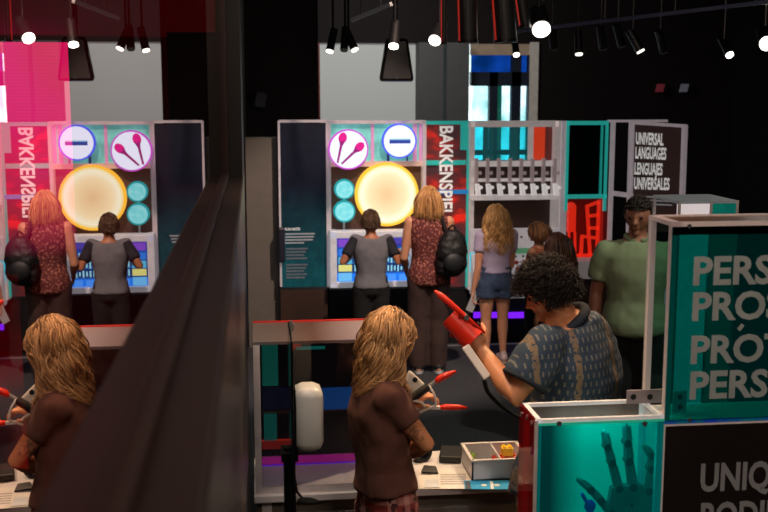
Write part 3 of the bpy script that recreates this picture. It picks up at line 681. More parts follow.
# bracket with holes behind the small case
t = empty('slotted_bracket', P(650,404,BY-.05))
b = MB(); pa = P(627,404,3.33); pb = P(664,389.5,3.33)
MB().box((pa.x,3.33,pa.z),(pb.x,3.338,pb.z)).build('plate', mat('pale_bracket',(150,138,142),.4), t)
for px in (633.5,650): 
    MB().disc(P(px,397,3.329),.010,(0,-1,0),.004,18).build('hole', m_black, t)
tag(t,'pale steel bracket with round holes above the small hand case','bracket')
t = empty('slotted_bracket', P(680,414,3.3))
pa = P(673,413,3.3); pb = P(687,391,3.3)
MB().box((pa.x,3.3,pa.z),(pb.x,3.308,pb.z)).build('plate', mat('teal_lit_bracket',(130,150,150),.4,emit=(60,120,110),es=.25), t)
for py in (397,407): MB().disc(P(680,py,3.299),.009,(0,-1,0),.004,18).build('hole', m_black, t)
tag(t,'upright bracket with two holes behind the teal lettered pane','bracket')
# lower sign block
t = empty('sign_plinth', ((px0+px1)/2,(SY+BY)/2,0))
MB().box((px0+.004,SY+.004,0),(px1,BY,z0_p-.009)).build('block', mat('black_brown_plinth',(30,24,23),.45,vary=.15,scale=4), t)
m_grey2 = mat('dim_grey_lettering',(118,114,112),.5,emit=(118,114,112),es=.16)
text('lettering','UNIQUE',m_grey2,t,P(700,491,SY+.002),(1,0,0),(0,0,1),.096,bold=.03,ref=('UNIQ',.242))
text('lettering','BODIES',m_grey2,t,P(700,530,SY+.002),(1,0,0),(0,0,1),.096,bold=.03,ref=('UNIQ',.242))
MB().box((px0+.0,SY,0),(px0+.0035,BY,z0_p-.009)).build('left_trim', m_lit, t)
tag(t,'black plinth lettered UNIQ BODI under the teal case','plinth')

# small case with the robotic hand
hx0 = P(537.5,450,SY).x; hx1 = px0-.003; hz1 = P(600,417.5,SY).z; hz0 = hz1-.44
SB = 3.39
t = empty('hand_case', ((hx0+hx1)/2,(SY+SB)/2,hz0))
b = MB(); fw = .012
b.box((hx0-.006,SY,hz1-.012),(hx1,SY+fw,hz1)); b.box((hx0-.006,SB-fw,hz1-.012),(hx1,SB,hz1)); b.box((hx0-.006,SY,hz1-.012),(hx0+fw,SB,hz1)); b.box((hx1-fw,SY,hz1-.012),(hx1,SB,hz1))
b.build('rim', mat('pale_case_rim',(214,210,208),.35,emit=(210,205,203),es=.25), t)
for x_,y_ in ((hx0-.004,SY+.008),(hx1-.018,SY+.008),(hx0,SB-.018),(hx1-.018,SB-.018)): MB().box((x_,y_,hz0),(x_+.018,y_+.016,hz1-.012)).build('post', mat('mint_white_post',(196,204,202),.4,emit=(190,200,198),es=.2), t)
MB().box((hx0,SY-.001,hz0),(hx1,SY+.005,hz1-.013)).build('front_pane', acrylic('bright_teal_pane',(20,205,203),.035,.02), t)
MB().box((hx0,SY-.003,hz1-.020),(hx1,SY-.0012,hz1-.012)).build('lit_edge', mat('green_lit_edge',(40,165,135),.3,emit=(45,175,140),es=.4), t)
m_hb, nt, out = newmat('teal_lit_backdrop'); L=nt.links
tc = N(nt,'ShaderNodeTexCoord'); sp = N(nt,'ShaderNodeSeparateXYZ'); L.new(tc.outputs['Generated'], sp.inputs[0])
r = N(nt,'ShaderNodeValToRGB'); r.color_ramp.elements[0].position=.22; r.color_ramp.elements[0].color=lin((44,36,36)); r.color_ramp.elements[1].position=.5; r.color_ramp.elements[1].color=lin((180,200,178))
L.new(sp.outputs[0], r.inputs['Fac']); bs=N(nt,'ShaderNodeBsdfPrincipled', Roughness=.6); L.new(r.outputs['Color'], bs.inputs['Base Color']); L.new(r.outputs['Color'], bs.inputs['Emission Color']); bs.inputs['Emission Strength'].default_value=.62; L.new(bs.outputs[0], out.inputs[0])  # glow of the back wall put into emission, stronger to the right
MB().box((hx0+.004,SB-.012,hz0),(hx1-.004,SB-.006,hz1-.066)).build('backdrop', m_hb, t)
MB().box((hx0+.004,SB-.012,hz1-.065),(hx1-.004,SB-.006,hz1-.013)).build('upper_back', mat('brown_back_strip',(96,82,76),.4,vary=.3,scale=6), t)
MB().box((hx0+.02,SY+.02,hz0),(hx1-.02,SB-.02,hz0+.012)).build('floor_plate', mat('white_case_floor',(170,175,172),.5), t)
for px,py in ((559,423.5),(644.5,423.5)): screw(px,py,SY-.003,t,r=.0085)
b = MB(); b.box((hx0-.012,SY-.004,hz0),(hx0-.006,SB+.004,hz1+.002)); b.build('red_side', acrylic('deep_red_side',(175,30,28),.10,.06), t)
MB().box((hx0-.0125,SY-.016,hz0),(hx0-.004,SY-.004,hz1+.002)).build('side_edge', m_white, t)
for y_,z_ in ((SY+.03,hz1-.02),(SY+.09,hz1-.02),(SY+.16,hz1-.03)):
    MB().disc(V((hx0-.016,y_,z_)),.009,(-1,0,0),.008,16).build('screw', m_silver, t)
tag(t,'small white rimmed case with teal pane and red left side','display case')
b = MB(); b.box((hx0-.016,SY-.005,0),(hx1-.004,SB+.004,hz0-.002)); o = b.build('case_plinth', mat('dark_plinth_paint',(34,30,30),.6)); tag(o,'dark plinth under the small robotic hand case','plinth')
# robotic hand
HY = 3.29
t = empty('robotic_hand', V((P(632,512,HY).x,HY,hz0+.012)))
m_rob = mat('grey_teal_plastic',(96,124,120),.4,vary=.2,emit=(60,110,105),es=.10); m_rob2 = mat('dull_joint_metal',(60,76,74),.35,.5)
p0 = [(612,488),(640,484),(656,493),(658,540),(640,556),(618,552),(606,520)]
MB().prism([P(x,y,HY-.012) for x,y in p0],(0,.03,0)).build('palm', m_rob, t, bevel=.004)
def rfinger(pts, rad):
    ps = [P(x,y,HY) for x,y in pts]
    f = None
    for k in range(len(ps)-1):
        a,b2 = ps[k],ps[k+1]; d = (b2-a)
        bb = MB(); bb.tube([a+d*.06,a+d*.5,b2-d*.06],[rad*(1-.08*k),rad*(.92-.08*k),rad*(.86-.1*k)],10); bb.tube([a+d*.1+V((rad*1.0,-.004,0)),b2-d*.1+V((rad*.9,-.004,0))],rad*.3,6)
        if k == len(ps)-2: bb.ball(b2-d*.06, rad*(.8-.1*k), 10, 8)
        if f is None: f = bb.build('finger', m_rob, t)
        else: bb.build('segment', m_rob, f)
        MB().disc(a+V((0,-rad*1.15,0)),rad*.9,(0,-1,0),rad*2.2,14).build('joint', m_rob2, f)
rfinger([(618,488),(611,462),(606.5,446),(603.5,431)],.0145)
rfinger([(632,486),(628,460),(626.5,442),(625,424)],.0155)
rfinger([(648,490),(650,468),(651,455),(644,446)],.0145)
rfinger([(657,498),(665,478),(665,468),(664,457)],.011)
rfinger([(610,512),(600,500),(590,489),(578,479)],.0155)
MB().tube([P(632,540,HY),V((P(632,540,HY).x,HY,hz0+.014))],[.03,.034],18).build('wrist', m_rob, t)
MB().disc(P(632,505,HY-.014),.006,(0,-1,0),.006,14).build('screw', m_rob2, t)
tag(t,'dark jointed robotic hand with spread fingers inside the small case','robotic hand')
b = MB(); b.ball(P(590,506,3.27),(.02,.014,.022),12,8); b.tube([P(590,510,3.27),V((P(590,510,3.27).x,3.27,hz0+.012))],.012,10); b.tube([P(586,501,3.27),P(582,494,3.26)],.007,8); o = b.build('blue_toy_figure', mat('royal_blue_plastic',(20,40,190),.35,emit=(10,30,190),es=.2)); tag(o,'small royal blue plastic piece left of the robotic hand','toy')
# case further back, seen above and through the teal one
KY = 4.45
kx0 = P(678,206,KY).x; kx1 = P(738,206,KY).x; kz = P(700,201,KY).z
t = empty('tall_case', ((kx0+kx1)/2,KY+.15,0)); xk = P(711,206,KY).x
b = MB(); b.box((kx0,KY,kz-.012),(kx1,KY+.3,kz)); b.build('top', mat('case_top_glass',(150,158,160),.3,emit=(150,158,160),es=.15), t)
MB().box((kx0,KY,.9),(xk-.004,KY+.012,kz-.012)).build('white_pane', mat('milky_pane',(190,186,188),.4,emit=(200,190,192),es=.85), t)  # white light on this face is painted in as emission
MB().box((xk,KY,.9),(kx1,KY+.008,kz-.012)).build('teal_pane', acrylic('pale_teal_pane',(40,190,175),.08,.12), t)
MB().box((xk+.03,KY+.25,.9),(kx1,KY+.258,kz-.012)).build('green_back', mat('green_back_sheet',(16,90,70),.4,emit=(14,100,74),es=.35,vary=.5,scale=5), t)
for x_ in (kx0, xk-.006, kx1-.01): MB().box((x_,KY-.004,.0),(x_+.012,KY+.014,kz)).build('post', m_white, t)
for x_ in (kx0, kx1-.012): MB().box((x_,KY+.286,0),(x_+.012,KY+.3,kz-.012)).build('post', m_white, t)
MB().box((kx0+.012,KY+.02,0),(kx1-.013,KY+.28,.88)).build('base', m_black, t)
tag(t,'tall milky and teal case rising behind the lettered case','display case')
t = empty('orange_model_hand', V((P(716,214,KY+.1).x,KY+.12,.88)))
xo = P(717,206,KY+.1).x
b = MB(); b.box((xo-.035,KY+.1,kz-.06),(xo+.035,KY+.14,kz-.03)); b.build('cap', mat('orange_plastic',(225,105,60),.4,emit=(225,105,60),es=.5), t)
b = MB(); b.tube([(xo,KY+.12,.885),(xo,KY+.12,kz-.06)],.012,12); b.tube([(xo,KY+.12,kz-.12),(xo,KY+.12,kz-.06)],[.02,.03],12); b.build('stand', mat('pink_stand',(170,120,105),.4), t)
tag(t,'orange topped model on a stand inside the tall case','model')

# ================================================================== ceiling gear
m_can = mat('black_can_enamel',(18,17,19),.35)
# big hanging loudspeaker
YP = 9.4
t = empty('hanging_speaker', P(396,83,YP))
a = P(379,82,YP); b2 = P(415,82,YP); zt2 = P(396,38,YP).z; c1 = P(386,40,YP).x; c2 = P(409,40,YP).x; zb2 = a.z
b = MB(); b.hexa([(a.x,YP,zb2),(b2.x,YP,zb2),(b2.x-.03,YP+.26,zb2+.02),(a.x+.03,YP+.26,zb2+.02),(c1,YP+.02,zt2),(c2,YP+.02,zt2),(c2-.02,YP+.2,zt2),(c1+.02,YP+.2,zt2)]); b.build('cabinet', mat('black_speaker_cabinet',(20,14,20),.3), t, bevel=.03)
b = MB(); b.tube([((a.x+b2.x)/2,YP+.12,zt2-.02),((a.x+b2.x)/2,YP+.12,4.3)],.02,10); b.build('pole', m_can, t)
MB().disc(V(((a.x+b2.x)/2,YP-.004,zb2+.035)),.012,(0,-1,0),.01,12).build('logo_stud', m_rob2, t)
tag(t,'large black tapered loudspeaker hanging before the white wall','loudspeaker')
def lamp(px, py, Y, r, tilt, label, es=6, group='track spotlights', length=.22, disc=None, rgb=(255,246,232)):
    """can lamp whose lit lens is centred at the point seen at px, py; tilt = direction of the beam"""
    c = P(px,py,Y); d = V(tilt).normalized()
    t = empty('track_spotlight', c)
    b = MB(); b.tube([c-d*.012, c-d*length],[r*1.15,r*1.05],20); b.build('can', m_can, t)
    MB().disc(c, r, d, .014, 24).build('lens', glow('lens_light_%d_%d'%(px,py), rgb, es), t)
    top = c-d*length*.7
    b = MB(); b.tube([top, V((top.x,top.y,top.z+.12)), V((top.x,top.y,4.3))],[.012,.01,.01],8); b.build('stem', m_can, t)
    tag(t, label, 'spotlight', group)
    return t
lamp(541.5,30,7.0,.058,(-.1,-1,-.75),'biggest bright spotlight above the levers',12)
lamp(434.5,41,8.2,.045,(-.5,-.9,-.8),'bright spotlight between the loudspeaker and the red lit tubes',9)
lamp(393.5,47,8.2,.036,(-.2,-.7,-1.2),'spotlight shining just above the hanging loudspeaker',9)
lamp(767.5,44,7.6,.055,(-.3,-1,-.6),'bright spotlight cut by the right edge of the picture',12)
lamp(730,55.5,9.2,.034,(.1,-.8,-.8),'small spotlight near the right end of the dark wall',6)
lamp(516.5,55.5,9.0,.026,(0,-.6,-1),'small spotlight hanging before the glazed doors',6)
lamp(579,55,9.4,.032,(0,-.25,-1),'dim flat looking spotlight right of the white door frame',2.5)
lamp(641,52,9.4,.036,(.5,-.3,-1),'dim tilted spotlight above the language sign',2.5)
for k,(px,py,tx,es) in enumerate(((329.5,52,-.25,3),(344,51,-.1,0.02),(355,50.5,.4,4))):
    lamp(px,py,9.6,.032,(tx,-.35,-1),('left spotlight of the cluster at the white wall','unlit middle spotlight of the cluster at the white wall','right spotlight of the cluster at the white wall')[k],es)
for k,(px,py,tx) in enumerate(((603,50,.25),(622,47,.4),(664,53,.4),(554,50,.2))):
    lamp(px,py,9.5,.032,(tx,.25,-1),('unlit spotlight right of the first dim one','unlit tilted spotlight left of the dim tilted one','unlit spotlight right of the dim tilted one','unlit spotlight right of the biggest bright one')[k],.01)
# track rails
m_rail2 = mat('track_aluminium',(70,70,80),.4,.5,emit=(60,60,90),es=.06)
def track(a, b2, w, d, m, nh):
    a, b2 = V(a), V(b2); t = empty('lighting_track', (a+b2)/2)
    MB().bar(a,b2,w,d,(0,1,0)).build('rail', m, t)
    for k in range(nh):
        p = lerp3(a,b2,(k+.5)/nh); h = MB(); h.tube([p,(p.x,p.y,4.3)],.006,8); h.build('hanger', m_can, t)
    return t
def lerp3(a,b2,t): return a+(b2-a)*t
o = track(P(515,31.5,8.3),P(800,-2,6.2),.024,.02,m_rail2,4); tag(o,'long thin lighting track crossing the dark ceiling to the right','track')
o = track(P(352,20,8.6),P(391,4,8.0),.03,.025,mat('pale_track',(130,128,125),.4,.3,emit=(130,128,125),es=.1),2); tag(o,'short pale lighting track above the loudspeaker','track')
# hanging dark tubes; glowing red strips stand in for rim light on their edges
for k,(xa_,xb_,yb,ln) in enumerate(((441,447,44,0),(458,478,43,-2),(494,517,42,-6),(519,531,27,-10))):
    Yt = 6.4 + (.6 if k == 3 else 0); c = P((xa_+xb_)/2,yb,Yt); rr = (xb_-xa_)/2/F*Yt; top = P((xa_+xb_)/2+ln,-40,Yt)
    t = empty('hanging_tube', c); d = (top-c)/(top.z-c.z)
    b = MB(); b.tube([c, c+d*(4.3-c.z)],rr,24); b.build('tube', mat('black_tube_enamel_%d'%k,(20,18,18),.5), t)
    b = MB(); nd = V((-1,-.35,0)).normalized()
    b.bar(c+nd*rr*1.0+d*.01, c+nd*rr*1.0+d*(4.28-c.z), rr*.35+.004,.006,(1,-.0,0)); b.build('red_strip', mat('red_rim_light_%d'%k,(150,20,10),.5,emit=(165,26,12),es=.55), t)
    b = MB(); b.ringplate(c+V((0,0,-.002)),rr*.7,rr*1.04,(0,0,-1),.02,24); b.build('rim', m_darkmetal, t)
    tag(t,('narrow red lit tube hanging left of the thick ones','thick dark tube with red lit left edge, left of two','thick dark tube with red lit left edge, slanted, before the doors','thin dark tube slanted beside the biggest spotlight')[k],'tube','hanging tubes')
# small wall box left of the white wall, two dim boxes on the right wall
t = empty('wall_speaker', P(258,106,10.5)); c = P(259,100,10.5)
MB().obox(c,(.05,.02,-.01),(-.02,.05,0),(.012,0,.07)).build('box', mat('grey_speaker_box',(58,58,64),.5), t, bevel=.008)
b = MB(); b.bar(c+V((-.03,0,.0)), P(247,97,10.58), .025); b.bar(c, V((c.x,10.6,c.z)),.03); b.build('bracket', m_darkmetal, t)
tag(t,'small grey speaker box on a bracket over the grey column','speaker')
for px,rgb,nm,lb in ((660,(110,40,48),'sign_box','small dull red box on the far dark wall'),(684,(96,96,106),'sign_box','small pale grey box on the far dark wall')):
    t = empty(nm, P(px,92,YB-.12)); c = P(px,88,YB-.07)
    MB().obox(c,(.045,0,0),(0,.03,0),(.012,0,.05)).build('box', mat('box_%d'%px,rgb,.5,emit=rgb,es=.35), t, bevel=.005)
    b = MB(); b.bar(c, V((c.x,YB,c.z)), .03,.03,(1,0,0)); b.build('arm', m_darkmetal, t)
    tag(t,lb,'box','small boxes on the dark wall')
# ================================================================== people
def lerp(a, b, t): return a + (b-a)*t
def smoothpath(pts, n):
    """Catmull-Rom through pts"""
    pts = [V(p) for p in pts]; out = []
    P_ = [pts[0]*2-pts[1]] + pts + [pts[-1]*2-pts[-2]]
    for i in range(1, len(P_)-2):
        a,b,c,d = P_[i-1:i+3]
        for k in range(n):
            t = k/n; out.append(.5*((2*b)+(c-a)*t+(2*a-5*b+4*c-d)*t*t+(3*b-a-3*c+d)*t**3))
    out.append(pts[-1]); return out
class Person:
    def __init__(s, name, base, yaw, h, wide=1.0, deep=1.0, hsize=1.0, hyaw=None, hpitch=0, hroll=0, **ov):
        s.h = h; s.wide = wide; s.deep = deep; s.yaw = yaw
        s.R = V((math.cos(yaw), math.sin(yaw), 0)); s.Fw = V((-math.sin(yaw), math.cos(yaw), 0)); s.B = V((base[0], base[1], 0))
        D = dict(pelvis=(0,0,.53), waist=(0,0,.61), chest=(0,.0,.72), neck=(0,-.005,.83), head=(0,.012,.925),
                 shoL=(-.105*wide,-.01,.805), shoR=(.105*wide,-.01,.805), elbL=(-.125*wide,-.02,.63), elbR=(.125*wide,-.02,.63),
                 wriL=(-.13*wide,.03,.48), wriR=(.13*wide,.03,.48), hipL=(-.052*wide,0,.505), hipR=(.052*wide,0,.505),
                 kneL=(-.055*wide,.012,.275), kneR=(.055*wide,.012,.275), ankL=(-.055*wide,-.012,.045), ankR=(.055*wide,-.012,.045))
        s.J = {k: s.L(*v) for k, v in D.items()}
        for k, v in ov.items(): s.J[k] = V(v)
        s.hs = .132*h*hsize
        y = yaw if hyaw is None else hyaw
        m = Matrix.Rotation(y,3,'Z') @ Matrix.Rotation(hpitch,3,'X') @ Matrix.Rotation(hroll,3,'Y')
        s.HR, s.HF, s.HU = m @ V((1,0,0)), m @ V((0,1,0)), m @ V((0,0,1))
        s.root = empty(name, s.B)
    def L(s, x, y, z): return s.B + s.R*x*s.h + s.Fw*y*s.h + V((0,0,z*s.h))
    def center(s, z):
        K = [(.53,'pelvis'),(.61,'waist'),(.72,'chest'),(.83,'neck')]
        for (a,ka),(b,kb) in zip(K, K[1:]):
            if z <= b or kb == 'neck': return lerp(s.J[ka], s.J[kb], (z-a)/(b-a))
    SEC = [(.47,.072,.056),(.50,.088,.066),(.53,.093,.068),(.57,.086,.062),(.61,.078,.056),(.66,.084,.06),(.72,.093,.066),(.77,.098,.06),(.80,.088,.050),(.825,.058,.042),(.845,.034,.034)]
    def torso(s, mb, z0=.47, z1=.845, inf=0, n=24, flare=0):
        rings = []; zz = [z0] + [q[0] for q in s.SEC if z0+.008 < q[0] < z1-.008] + [z1]
        for z in zz:
            for (a,wa,da),(b,wb,db) in zip(s.SEC, s.SEC[1:]):
                if a <= z <= b: t = (z-a)/(b-a); w = wa+(wb-wa)*t; d = da+(db-da)*t; break
            t = max(0, min(1, (z-.53)/.28))
            lat = lerp((s.J['hipR']-s.J['hipL']).normalized(), (s.J['shoR']-s.J['shoL']).normalized(), t).normalized()
            up = (s.center(min(z+.03,.84))-s.center(z-.03)).normalized(); lat = (lat-up*lat.dot(up)).normalized(); dep = up.cross(lat)
            c = s.center(z); fl = flare*max(0,(.62-z)/.15)
            w = w*s.h*s.wide+inf+fl; d = d*s.h*s.deep+inf+fl
            ring = []
            for i in range(n):
                a_ = 2*PI*i/n; x, y = math.cos(a_), math.sin(a_); k = (abs(x)**2.5+abs(y)**2.5)**(-1/2.5)
                ring.append(c + lat*(x*k*w) + dep*(y*k*d))
            rings.append(ring)
        mb.rings(rings); return mb
    def body(s, skin, voxel=.007, hands=None, eyes=True):
        J, h = s.J, s.h; mb = MB(); s.torso(mb)
        w = s.wide**.6
        mb.limb([J['neck']-V((0,0,.02*h)), lerp(J['neck'],J['head'],.3), lerp(J['neck'],J['head'],.85)], [.036*h*w,.031*h*w,.03*h*w])
        for sd in 'LR':
            a,e,wr = J['sho'+sd], J['elb'+sd], J['wri'+sd]
            mb.limb([a, lerp(a,e,.35), lerp(a,e,.75), e, lerp(e,wr,.25), lerp(e,wr,.7), wr], [.031*h*w,.029*h*w,.024*h*w,.022*h*w,.0235*h*w,.018*h*w,.0145*h*w])
            hp,k,an = J['hip'+sd], J['kne'+sd], J['ank'+sd]
            mb.limb([hp, lerp(hp,k,.3), lerp(hp,k,.8), k, lerp(k,an,.3), lerp(k,an,.8), an], [.056*h*w,.053*h*w,.038*h*w,.034*h*w,.034*h*w,.022*h*w,.02*h*w])
            ft = s.Fw; toe = J.get('toe'+sd, an + ft*.095*h - V((0,0,an.z-.016*h)))
            mb.limb([an-ft*.03*h-V((0,0,.02*h)), lerp(an,toe,.5), toe], [.022*h,.020*h,.016*h])
            hd = (hands or {}).get(sd)
            d, nrm, curl = hd if hd else ((wr-e).normalized()*.7+V((0,0,-.4)), (s.R if sd=='L' else -s.R), .5)
            s.hand(mb, wr, V(d), V(nrm), 1 if sd=='R' else -1, curl)
        # head
        hs, c = s.hs, J['head']
        def shape(x, y, z):
            if z < 0:
                k = 1-.30*(-z)**1.6; x *= k
                if y < 0: y *= 1-.45*(-z)
                else: y *= 1-.10*(-z)
            if y > 0: y *= .93
            return x, y, z
        mb.ell(c, s.HR*hs*.345, s.HF*hs*.43, s.HU*hs*.5, 26, 20, shape)
        q = lambda x,y,z: c + s.HR*hs*x + s.HF*hs*y + s.HU*hs*z
        mb.limb([q(0,.385,.05), q(0,.43,-.05), q(0,.475,-.125)], [.032*hs,.042*hs,.055*hs], 10)
        mb.ball(q(-.05,.42,-.13), .04*hs, 8, 6); mb.ball(q(.05,.42,-.13), .04*hs, 8, 6)
        mb.limb([q(-.15,.335,.075), q(0,.38,.07), q(.15,.335,.075)], [.04*hs]*3, 8)     # brow
        mb.ell(q(0,.365,-.245), s.HR*hs*.11, s.HF*hs*.05, s.HU*hs*.022, 10, 8); mb.ell(q(0,.36,-.285), s.HR*hs*.09, s.HF*hs*.05, s.HU*hs*.024, 10, 8)
        mb.ball(q(0,.31,-.42), .085*hs, 10, 8)
        for sx in (-1,1): mb.ell(q(sx*.35,-.03,-.04), s.HR*hs*.035*1 + s.HF*hs*-.02*sx*0, s.HF*hs*.075, s.HU*hs*.125, 10, 8)
        bd = mb.build('body', skin, s.root, smooth=True, voxel=voxel, smooth_it=2)
        if eyes:
            for sx in (-1,1):
                b = MB(); b.ball(q(sx*.135,.345,.01), .05*hs, 12, 8); b.build('eye', M_eye, bd, smooth=True)
            b = MB(); b.ell(q(0,.415,-.264), s.HR*hs*.10, s.HF*hs*.012, s.HU*hs*.014, 10, 6); b.build('mouth', M_lip, bd, smooth=True)
        s.bodyo = bd; return bd
    def hand(s, mb, wr, d, n, side, curl, spread=0):
        d = d.normalized(); n = (n-d*n.dot(d)).normalized(); x = d.cross(n)*side   # x: towards the thumb
        Lh = .105*s.h; pc = wr + d*Lh*.26
        mb.ell(pc, x*Lh*.225, n*Lh*.085, d*Lh*.30, 14, 10)
        mb.limb([wr-d*Lh*.05, wr+d*Lh*.2], [.0150*s.h,.0145*s.h], 10)
        for k,(off,ln) in enumerate(((.165,.43),(.055,.48),(-.055,.45),(-.16,.36))):
            p = wr + d*Lh*.48 + x*off*Lh; pts = [p-d*Lh*.08, p]; a = curl*.5
            for seg in (.44,.32,.24):
                p = p + (d*math.cos(a)+n*math.sin(a))*ln*Lh*seg; pts.append(p); a += curl*.8
            mb.limb(pts, [.052*Lh,.052*Lh,.048*Lh,.044*Lh,.036*Lh], 8)
        b0 = wr + d*Lh*.14 + x*Lh*.17
        p1 = b0 + (d*.65+x*.6+n*.25*(.4+curl)).normalized()*Lh*.22; p2 = p1 + (d*.85+x*.1+n*.4*(.3+curl)).normalized()*Lh*.19
        mb.limb([wr+d*Lh*.12+x*Lh*.06, b0, p1, p2], [.07*Lh,.068*Lh,.058*Lh,.044*Lh], 8)
    def shirt(s, name, m, z0=.5, inf=.014, slv=.6, slv_r=.040, voxel=.013, wrinkle=(.008,9,7), z1=.83, flare=.01, sleeve_mat=None):
        J, h = s.J, s.h; mb = MB(); s.torso(mb, z0, z1, inf, flare=flare); o2 = []
        for sd in 'LR':
            a,e = J['sho'+sd], J['elb'+sd]; c = s.center(.795)
            tgt = mb if sleeve_mat is None else MB()
            q9 = 1 if slv > 0 else .72
            mb.limb([lerp(c,a,.35*q9), lerp(c,a,.8*q9), lerp(c,a,q9)], [.028*h+inf*.4,.031*h+inf*.5,.033*h+inf*.6], 14)
            if slv > 0:
                tgt.tube([lerp(c,a,.8), a, lerp(a,e,slv*.4), lerp(a,e,slv)], [.032*h+inf*.5,.034*h+inf*.6,slv_r*h,slv_r*h*.98], 18)
                if sleeve_mat is not None: o2.append(tgt)
        sh = mb.build(name, m, s.root, smooth=True, voxel=voxel, smooth_it=4, wrinkle=wrinkle)
        for t_ in o2: t_.build('sleeve', sleeve_mat, sh, smooth=True, voxel=voxel, smooth_it=3, wrinkle=wrinkle)
        s.shirto = sh; return sh
    def trousers(s, name, m, frac=1.0, r=(.062,.046,.036), inf=.012, z1=.60, voxel=.014, wrinkle=(.008,9,5)):
        J, h = s.J, s.h; mb = MB(); s.torso(mb, .475, z1, inf); w = s.wide**.6
        for sd in 'LR':
            hp,k,an = J['hip'+sd], J['kne'+sd], J['ank'+sd]
            if frac >= 1: mb.tube([hp+V((0,0,.02*h)), lerp(hp,k,.3), k, lerp(k,an,.5), an-V((0,0,.02*h))], [r[0]*h*w,r[0]*.96*h*w,r[1]*h*w,r[2]*1.1*h*w,r[2]*h*w], 18)
            else: mb.tube([hp+V((0,0,.02*h)), lerp(hp,k,frac*.5), lerp(hp,k,frac)], [r[0]*h*w,r[0]*h*w,r[0]*1.0*h*w], 18)
        return mb.build(name, m, s.root, smooth=True, voxel=voxel, smooth_it=3, wrinkle=wrinkle)
    def shoes(s, m, ms, size=1.0):
        for sd in 'LR':
            an = s.J['ank'+sd]; h = s.h; f = s.Fw; c = V((an.x,an.y,0))
            b = MB(); rings = []
            b.limb([c-f*.025*h+V((0,0,.03*h)), c+f*.03*h+V((0,0,.028*h)), c+f*.09*h+V((0,0,.02*h))], [.026*h,.027*h,.02*h], 12)
            b.limb([c-f*.018*h+V((0,0,.03*h)), c-f*.012*h+V((0,0,.055*h))], [.025*h,.024*h], 12)
            sh = b.build('shoe', m, s.root, smooth=True, voxel=.006, smooth_it=2)
            b = MB(); pts = []
            for i in range(20):
                a = 2*PI*i/20; pts.append(c + f*(.034*h+.085*h*math.sin(a)) + s.R*(.030*h*math.cos(a)*(1-.12*math.sin(a))))
            b.prism(pts, (0,0,.014*h)); b.build('sole', ms, sh)
    def colliders(s):
        J,h = s.J,s.h
        out = [(lerp(J['shoL'],J['shoR'],t), .034*h+.008) for t in (0,.17,.34,.5,.66,.83,1)]
        out += [(lerp(s.center(z),s.center(z),0), .056*h*s.wide) for z in (.70,.74,.78)]
        return out
    def hair(s, m, n=260, length=.3, rad=.007, lift=.4, wave=.012, freq=5, curl_end=0.0, zmin=.0, face=.30, seed=1, sides=5, steps=16, cap=1.06, stiff=.0, part=True, capz=-.05, back_only=False, gravity=1.0, zend=None, thick=.10, front=.8, tuck=0):
        rg = random.Random(seed); hs, c = s.hs, s.J['head']; mb = MB(); col = s.colliders()
        ax = (hs*.345*cap, hs*.43*cap, hs*.5*cap)
        def head_push(p, k):
            q = p-c; x,y,z = q.dot(s.HR)/(ax[0]*k), q.dot(s.HF)/(ax[1]*k), q.dot(s.HU)/(ax[2]*k)
            l = math.sqrt(x*x+y*y+z*z)
            if l < 1 and l > 1e-4: return c + (s.HR*(x*ax[0])+s.HF*(y*ax[1])+s.HU*(z*ax[2]))*(k/l)
            return p
        # scalp cap
        mb.tint = .45
        def shp(x,y,z):
            fr = face if y > 0 else capz
            zz = max(z, -.62 if y < .1 else (fr - (1-min(1,abs(x)*1.2))*.0))
            if y > .1 and z < fr: zz = fr; 
            return (x,y*(.95 if y > 0 else 1),zz)
        mb.ell(c, s.HR*ax[0]*.985, s.HF*ax[1]*.985, s.HU*ax[2]*.985, 22, 16, shp)
        k = 0; tries = 0
        while k < n and tries < n*20:
            tries += 1
            z = rg.uniform(zmin,1); th = rg.uniform(0,2*PI); r_ = math.sqrt(max(0,1-z*z)); x,y = r_*math.cos(th), r_*math.sin(th)
            if y > .15 and z < face + .25*(y-.15) and abs(x) < .93: continue
            if y > .05 and z < 0: continue
            k += 1
            p = c + s.HR*x*ax[0] + s.HF*y*ax[1] + s.HU*z*ax[2]
            nr = (s.HR*x/ax[0]+s.HF*y/ax[1]+s.HU*z/ax[2]).normalized()
            d = nr*lift*(1-.8*max(0,z)*(1 if part else 0)) + V((rg.gauss(0,.08),rg.gauss(0,.08),rg.gauss(0,.08)))
            if part: d += s.HR*(x*.5 + ((.5 if x > 0 else -.5) if y > .1 else 0)) - s.HF*(.5 if y > -.3 else .1) + s.HU*(-.05 if z > .7 else -.4)
            d.normalize(); d.z = min(d.z,.15) if part else d.z
            ln = length*rg.uniform(.8,1.1)
            if zend is not None: ln = max(.05, ((p.z-c.z)+zend*hs*(1 if y < .2 else front))*1.06 + .25*hs*max(0,z) + rg.gauss(0,.012))
            ds = ln/steps; layer = 1+rg.uniform(0,thick)
            ph = noise.noise(p*11)*9 + rg.gauss(0,.5) if part else rg.uniform(0,6.28); fq = freq*ln*rg.uniform(.85,1.15); base = p.copy(); path = []
